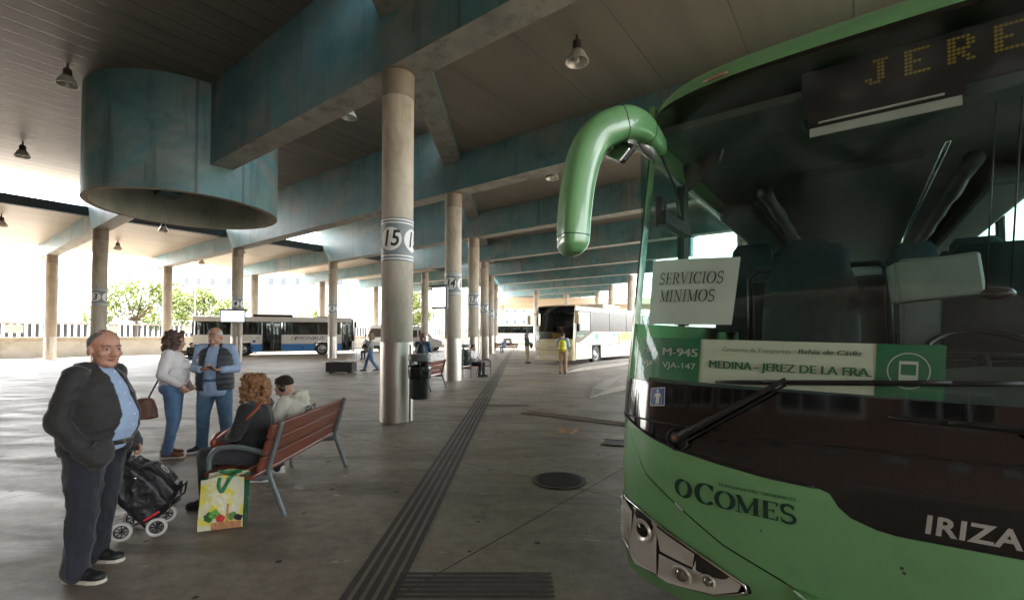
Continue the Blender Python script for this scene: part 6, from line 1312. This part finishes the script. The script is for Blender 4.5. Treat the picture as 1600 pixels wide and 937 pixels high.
for c, a0, a1, w in ((.03, .10, .165, .13), (.06, .10, .205, .15), (.22, .1, .215, .15), (.33, .1, .19, .14), (.38, .1, .15, .12)):
    rings.append([tb_((a0 + a1) / 2 + (a1 - a0) / 2 * s_[0], w * s_[1], c) for s_ in ((-1, -.8), (-.8, -1), (.8, -1), (1, -.8), (1, .8), (.8, 1), (-.8, 1), (-1, .8))])
b.rings(rings); fuse(b, 'front_pocket', m_nyl, tro, .008, 3, folds(.004, 14))
def on_bag(vs, fs, y0, c0, k, nm, m=mt_white):
    b = MB(); b.add([tb_(.226, y0 + v.x * k, c0 + v.y * k) for v in vs], fs); b.build(nm, m, tro, fix=False)
vs, fs = text_geo('SIPPIPLUS', .06, bold=.0015); on_bag(vs, fs, 0, .10, .72, 'lettering')
b = MB()
for i in range(8):
    a = i * math.pi / 4
    for r0, r1, da in ((.012, .05, 0), (.03, .045, .28), (.03, .045, -.28)):
        p0 = (r0 * math.cos(a + da * .2), r0 * math.sin(a + da * .2)); p1 = (r1 * math.cos(a + da), r1 * math.sin(a + da)); dx, dy = p1[0] - p0[0], p1[1] - p0[1]; L = math.hypot(dx, dy); nx, ny = -dy / L * .003, dx / L * .003
        b.add([tb_(.224, x, .25 + z) for x, z in ((p0[0] + nx, p0[1] + ny), (p1[0] + nx, p1[1] + ny), (p1[0] - nx, p1[1] - ny), (p0[0] - nx, p0[1] - ny))], [(0, 1, 2, 3)])
b.build('snowflake', mt_white, tro, fix=False)
b = MB(); b.tube([tb_(-.13, y, c) for y, c in ((-.1, -.06), (-.1, .8), (.1, .8), (.1, -.06))], .009, 8); b.tube([tb_(-.12, -.1, -.02), tb_(.17, -.1, -.02), tb_(.24, -.1, .05), tb_(.24, .1, .05), tb_(.17, .1, -.02), tb_(-.12, .1, -.02)], .009, 8); b.tube([tb_(.1, -.1, -.02), tb_(.1, .1, -.02)], .008, 8); b.tube([(.06, -.14, .075), (.06, .14, .075)], .008, 8); b.tube([(-.17, -.14, .075), (-.17, .14, .075)], .008, 8); b.tube([(-.17, -.1, .075), (.06, -.1, .14)], .008, 8); b.tube([(-.17, .1, .075), (.06, .1, .14)], .008, 8); b.build('frame', mt_bplas, tro, smooth=True)
for x in (-.17, .06):
    for y in (-.155, .155):
        b = MB(); b.lathe([(.052, -.011), (.072, -.013), (.075, 0), (.072, .013), (.052, .011), (.052, -.011)], n=28); b.v = [(p[0] + x, p[2] + y, p[1] + .075) for p in b.v]; wo_ = b.build('wheel', mat('grey_white_tyre', (.48, .46, .43), .7), tro, smooth=40)
        b = MB(); b.lathe([(.044, -.008), (.0525, -.009), (.0525, .009), (.044, .008), (.044, -.008)], n=24); b.cyl((0, 0, -.014), (0, 0, .014), .012, n=12)
        for i in range(8): a = i * math.pi / 4; b.cyl((.01 * math.cos(a), .01 * math.sin(a), 0), (.046 * math.cos(a), .046 * math.sin(a), 0), .0045, n=6)
        b.v = [(p[0] + x, p[2] + y, p[1] + .075) for p in b.v]; b.build('hub', mt_bplas, wo_, smooth=40)
b = MB(); b.box(tb_(-.13, 0, .63), (.02, .17, .03), (0, R(-38), 0)); b.box(tb_(-.02, -.178, .02), (.12, .006, .02), (0, R(-30), 0)); b.box(tb_(-.04, -.145, .545), (.10, .004, .03), (0, R(-20), 0)); b.build('red_tab', mat('red_plastic', (.45, .02, .03), .4), tro, bevel=.004)
b = MB(); b.tube([tb_(.08, -.178, .36), tb_(.10, -.182, .33)], .006, 6); b.build('zip_pull', mt_chrome, tro, smooth=True)
# litter bins
def litter_bin(label, loc, rz, s=1.0):
    t = thing('litter_bin', label, 'bin', loc, rz, 'green litter bins'); t.scale = (s * .86, s * .86, s)
    m_b = mat('dark_green_plastic', (.022, .035, .03), .38, var=.15)
    b = MB(); b.lathe([(0, .42), (.155, .42), (.165, .44), (.195, .95), (.2, .95), (.19, .955)], n=32); b.build('bucket', m_b, t, smooth=40)
    b = MB(); b.lathe([(.205, 1.035), (.215, 1.04), (.215, 1.12), (.20, 1.145), (0, 1.16)], n=32); b.build('lid', mat('grey_green_lid', (.13, .15, .14), .45), t, smooth=40)
    b = MB(); b.box((.0, .19, .9), (.08, .04, .5)); b.tube([(0, .235, 0), (0, .235, 1.3)], .018, 8); b.tube([(0, .2, 1.05), (0, .235, 1.05)], .015, 8); b.tube([(.15, .12, .95), (.15, .12, 1.05)], .012, 8); b.tube([(-.15, .12, .95), (-.15, .12, 1.05)], .012, 8); b.build('bracket', mt_cast, t, smooth=40)
    b = MB(); n = 36; b.rings([[Vector((r_ * (1 + .05 * math.sin(j * 2.3)) * math.cos(2 * math.pi * j / n), r_ * (1 + .05 * math.sin(j * 1.7)) * math.sin(2 * math.pi * j / n), z - (.06 * abs(math.sin(j * .9 + 1)) if i == 0 else 0))) for j in range(n)] for i, (z, r_) in enumerate(((.80, .205), (.9, .214), (.965, .212), (.97, .19), (.7, .15)))], cap=False); b.build('bin_liner', mat('black_bag', (.010, .010, .011), .22, bump=.8, bscale=25), t, smooth=True)
    return t
litter_bin('dark green litter bin with black liner on a post against column 15', (-1.70, 8.50, 0), R(61), 1.12)
litter_bin('far litter bin just right of column 14', (-1.78, 17.6, 0), R(163), 1.1)
# screens
def screen(label, loc, rz, w, h, lit, name='information_screen'):
    t = thing(name, label, 'screen', loc, rz, 'passenger screens')
    b = MB(); b.bx(-w / 2, w / 2, 0, .12, -h / 2, h / 2); b.box((0, .0, h / 2 + .03), (w + .1, .3, .03), (R(12), 0, 0)); b.build('case', mt_bplas, t, bevel=.01)
    b = MB(); b.bx(-w / 2 + .05, w / 2 - .05, -.006, -.002, -h / 2 + .06, h / 2 - .04); s = b.build('display', lit, t)
    b = MB()
    for i in range(5): b.bx(-w / 2 + .08, w / 2 - .08, -.0095, -.0075, h / 2 - .12 - i * h * .16, h / 2 - .115 - i * h * .16)
    for x in (-.25, .1, .3): b.bx(x * w, x * w + .006, -.0095, -.0075, -h / 2 + .1, h / 2 - .1)
    b.build('table_lines', mat('screen_grey', (.35, .38, .48), .5), s)
    b = MB(); b.box((0, .28, 0), (.12, .32, .12)); b.build('bracket', mt_cast, t)
m_lit = emat('lit_screen', (.70, .74, .86), .22)
screen('information screen on column 4 with pale timetable display', st(-29.4, YB(1), 2.68) + Vector((.22, -.78, 0)), R(25), 1.25, .72, m_lit)
screen('bright screen hung on the left of column 14 under a small hood', Vector((-2.55, 16.05, 2.93)), R(-28), .66, .78, m_lit)
# concrete planter block
t = thing('stone_block', 'low dark rectangular block on the floor left of column 15', 'planter', (-7.3, 19.75, 0), R(-6))
b = MB(); b.bx(-.58, .58, -.24, .24, .05, .46); b.build('box', mat('dark_block', (.045, .043, .04), .7, var=.2), t, bevel=.01)
b = MB(); b.bx(-.5, .5, -.18, .18, .461, .468); b.build('top_panel', mat('dark_soil', (.03, .026, .022), .9), t)
for x in (-.4, .4): b = MB(); b.bx(x - .05, x + .05, -.18, .18, 0, .05); b.build('foot', mt_rub, t)
# metalwork in the floor
mh = thing('manhole_cover', 'round cast iron manhole cover in the floor in front of the green coach', 'manhole cover', (.53, 5.25, .004), R(10))
m_iron = mat('cast_iron', (.055, .05, .045), .55, .4, var=.4, scale=20)
b = MB(); b.lathe([(.27, .0), (.27, .006), (.305, .006), (.305, 0)], n=48); b.build('rim', m_iron, mh)
b = MB(); b.add([(.268 * math.cos(a), .268 * math.sin(a), .003) for a in [i * math.pi / 24 for i in range(48)]], [tuple(range(48))])
for i in range(-9, 10):
    for j in range(-9, 10):
        x, y = i * .028 + (.014 if j % 2 else 0), j * .028
        if x * x + y * y < .252 ** 2: b.box((x, y, .006), (.017, .011, .008), (0, 0, .6 if (i + j) % 2 else -.6))
b.build('cover_plate', m_iron, mh)
gr = thing('drain_grating', 'long rusty drain grating crossing the bay beside the orange number', 'grating', st(-4.4, 8.0, .004), TH)
m_rust = mat('rusty_grating', (.16, .10, .06), .7, .3, var=.4, scale=12); b = MB()
for i in range(64): b.bx(-1.25 + i * .04, -1.25 + i * .04 + .018, -.13, .13, .001, .009)
for y in (-.14, .14): b.bx(-1.28, 1.32, y - .014, y + .014, .001, .011)
b.build('bars', m_rust, gr)
b = MB(); b.bx(-1.27, 1.31, -.13, .13, -.0005, .0008); b.build('channel', mt_rub, gr)
gr = thing('drain_grating', 'small square black drain grid at the edge of the green coach', 'grating', (1.56, 7.05, .004), R(-20)); b = MB()
for i in range(9): b.bx(-.16 + i * .036, -.16 + i * .036 + .016, -.16, .16, .001, .009)
b.bx(-.18, .18, -.18, -.16, .001, .011); b.bx(-.18, .18, .16, .18, .001, .011); b.build('bars', m_iron, gr)
b = MB(); b.bx(-.165, .165, -.165, .165, -.0005, .0008); b.build('channel', mt_rub, gr)
# small table by the van
t = thing('folding_table', 'small folding table beside the white van', 'table', (-9.9, 30.6, 0), 0)
b = MB(); b.box((0, 0, .73), (1.2, .6, .03)); b.build('tabletop', mt_bplas, t)
for x in (-.5, .5):
    for y in (-.22, .22): b = MB(); b.cyl((x, y, 0), (x, y, .72), .015); b.build('leg', mt_cast, t)
# cable trunking above the screen column
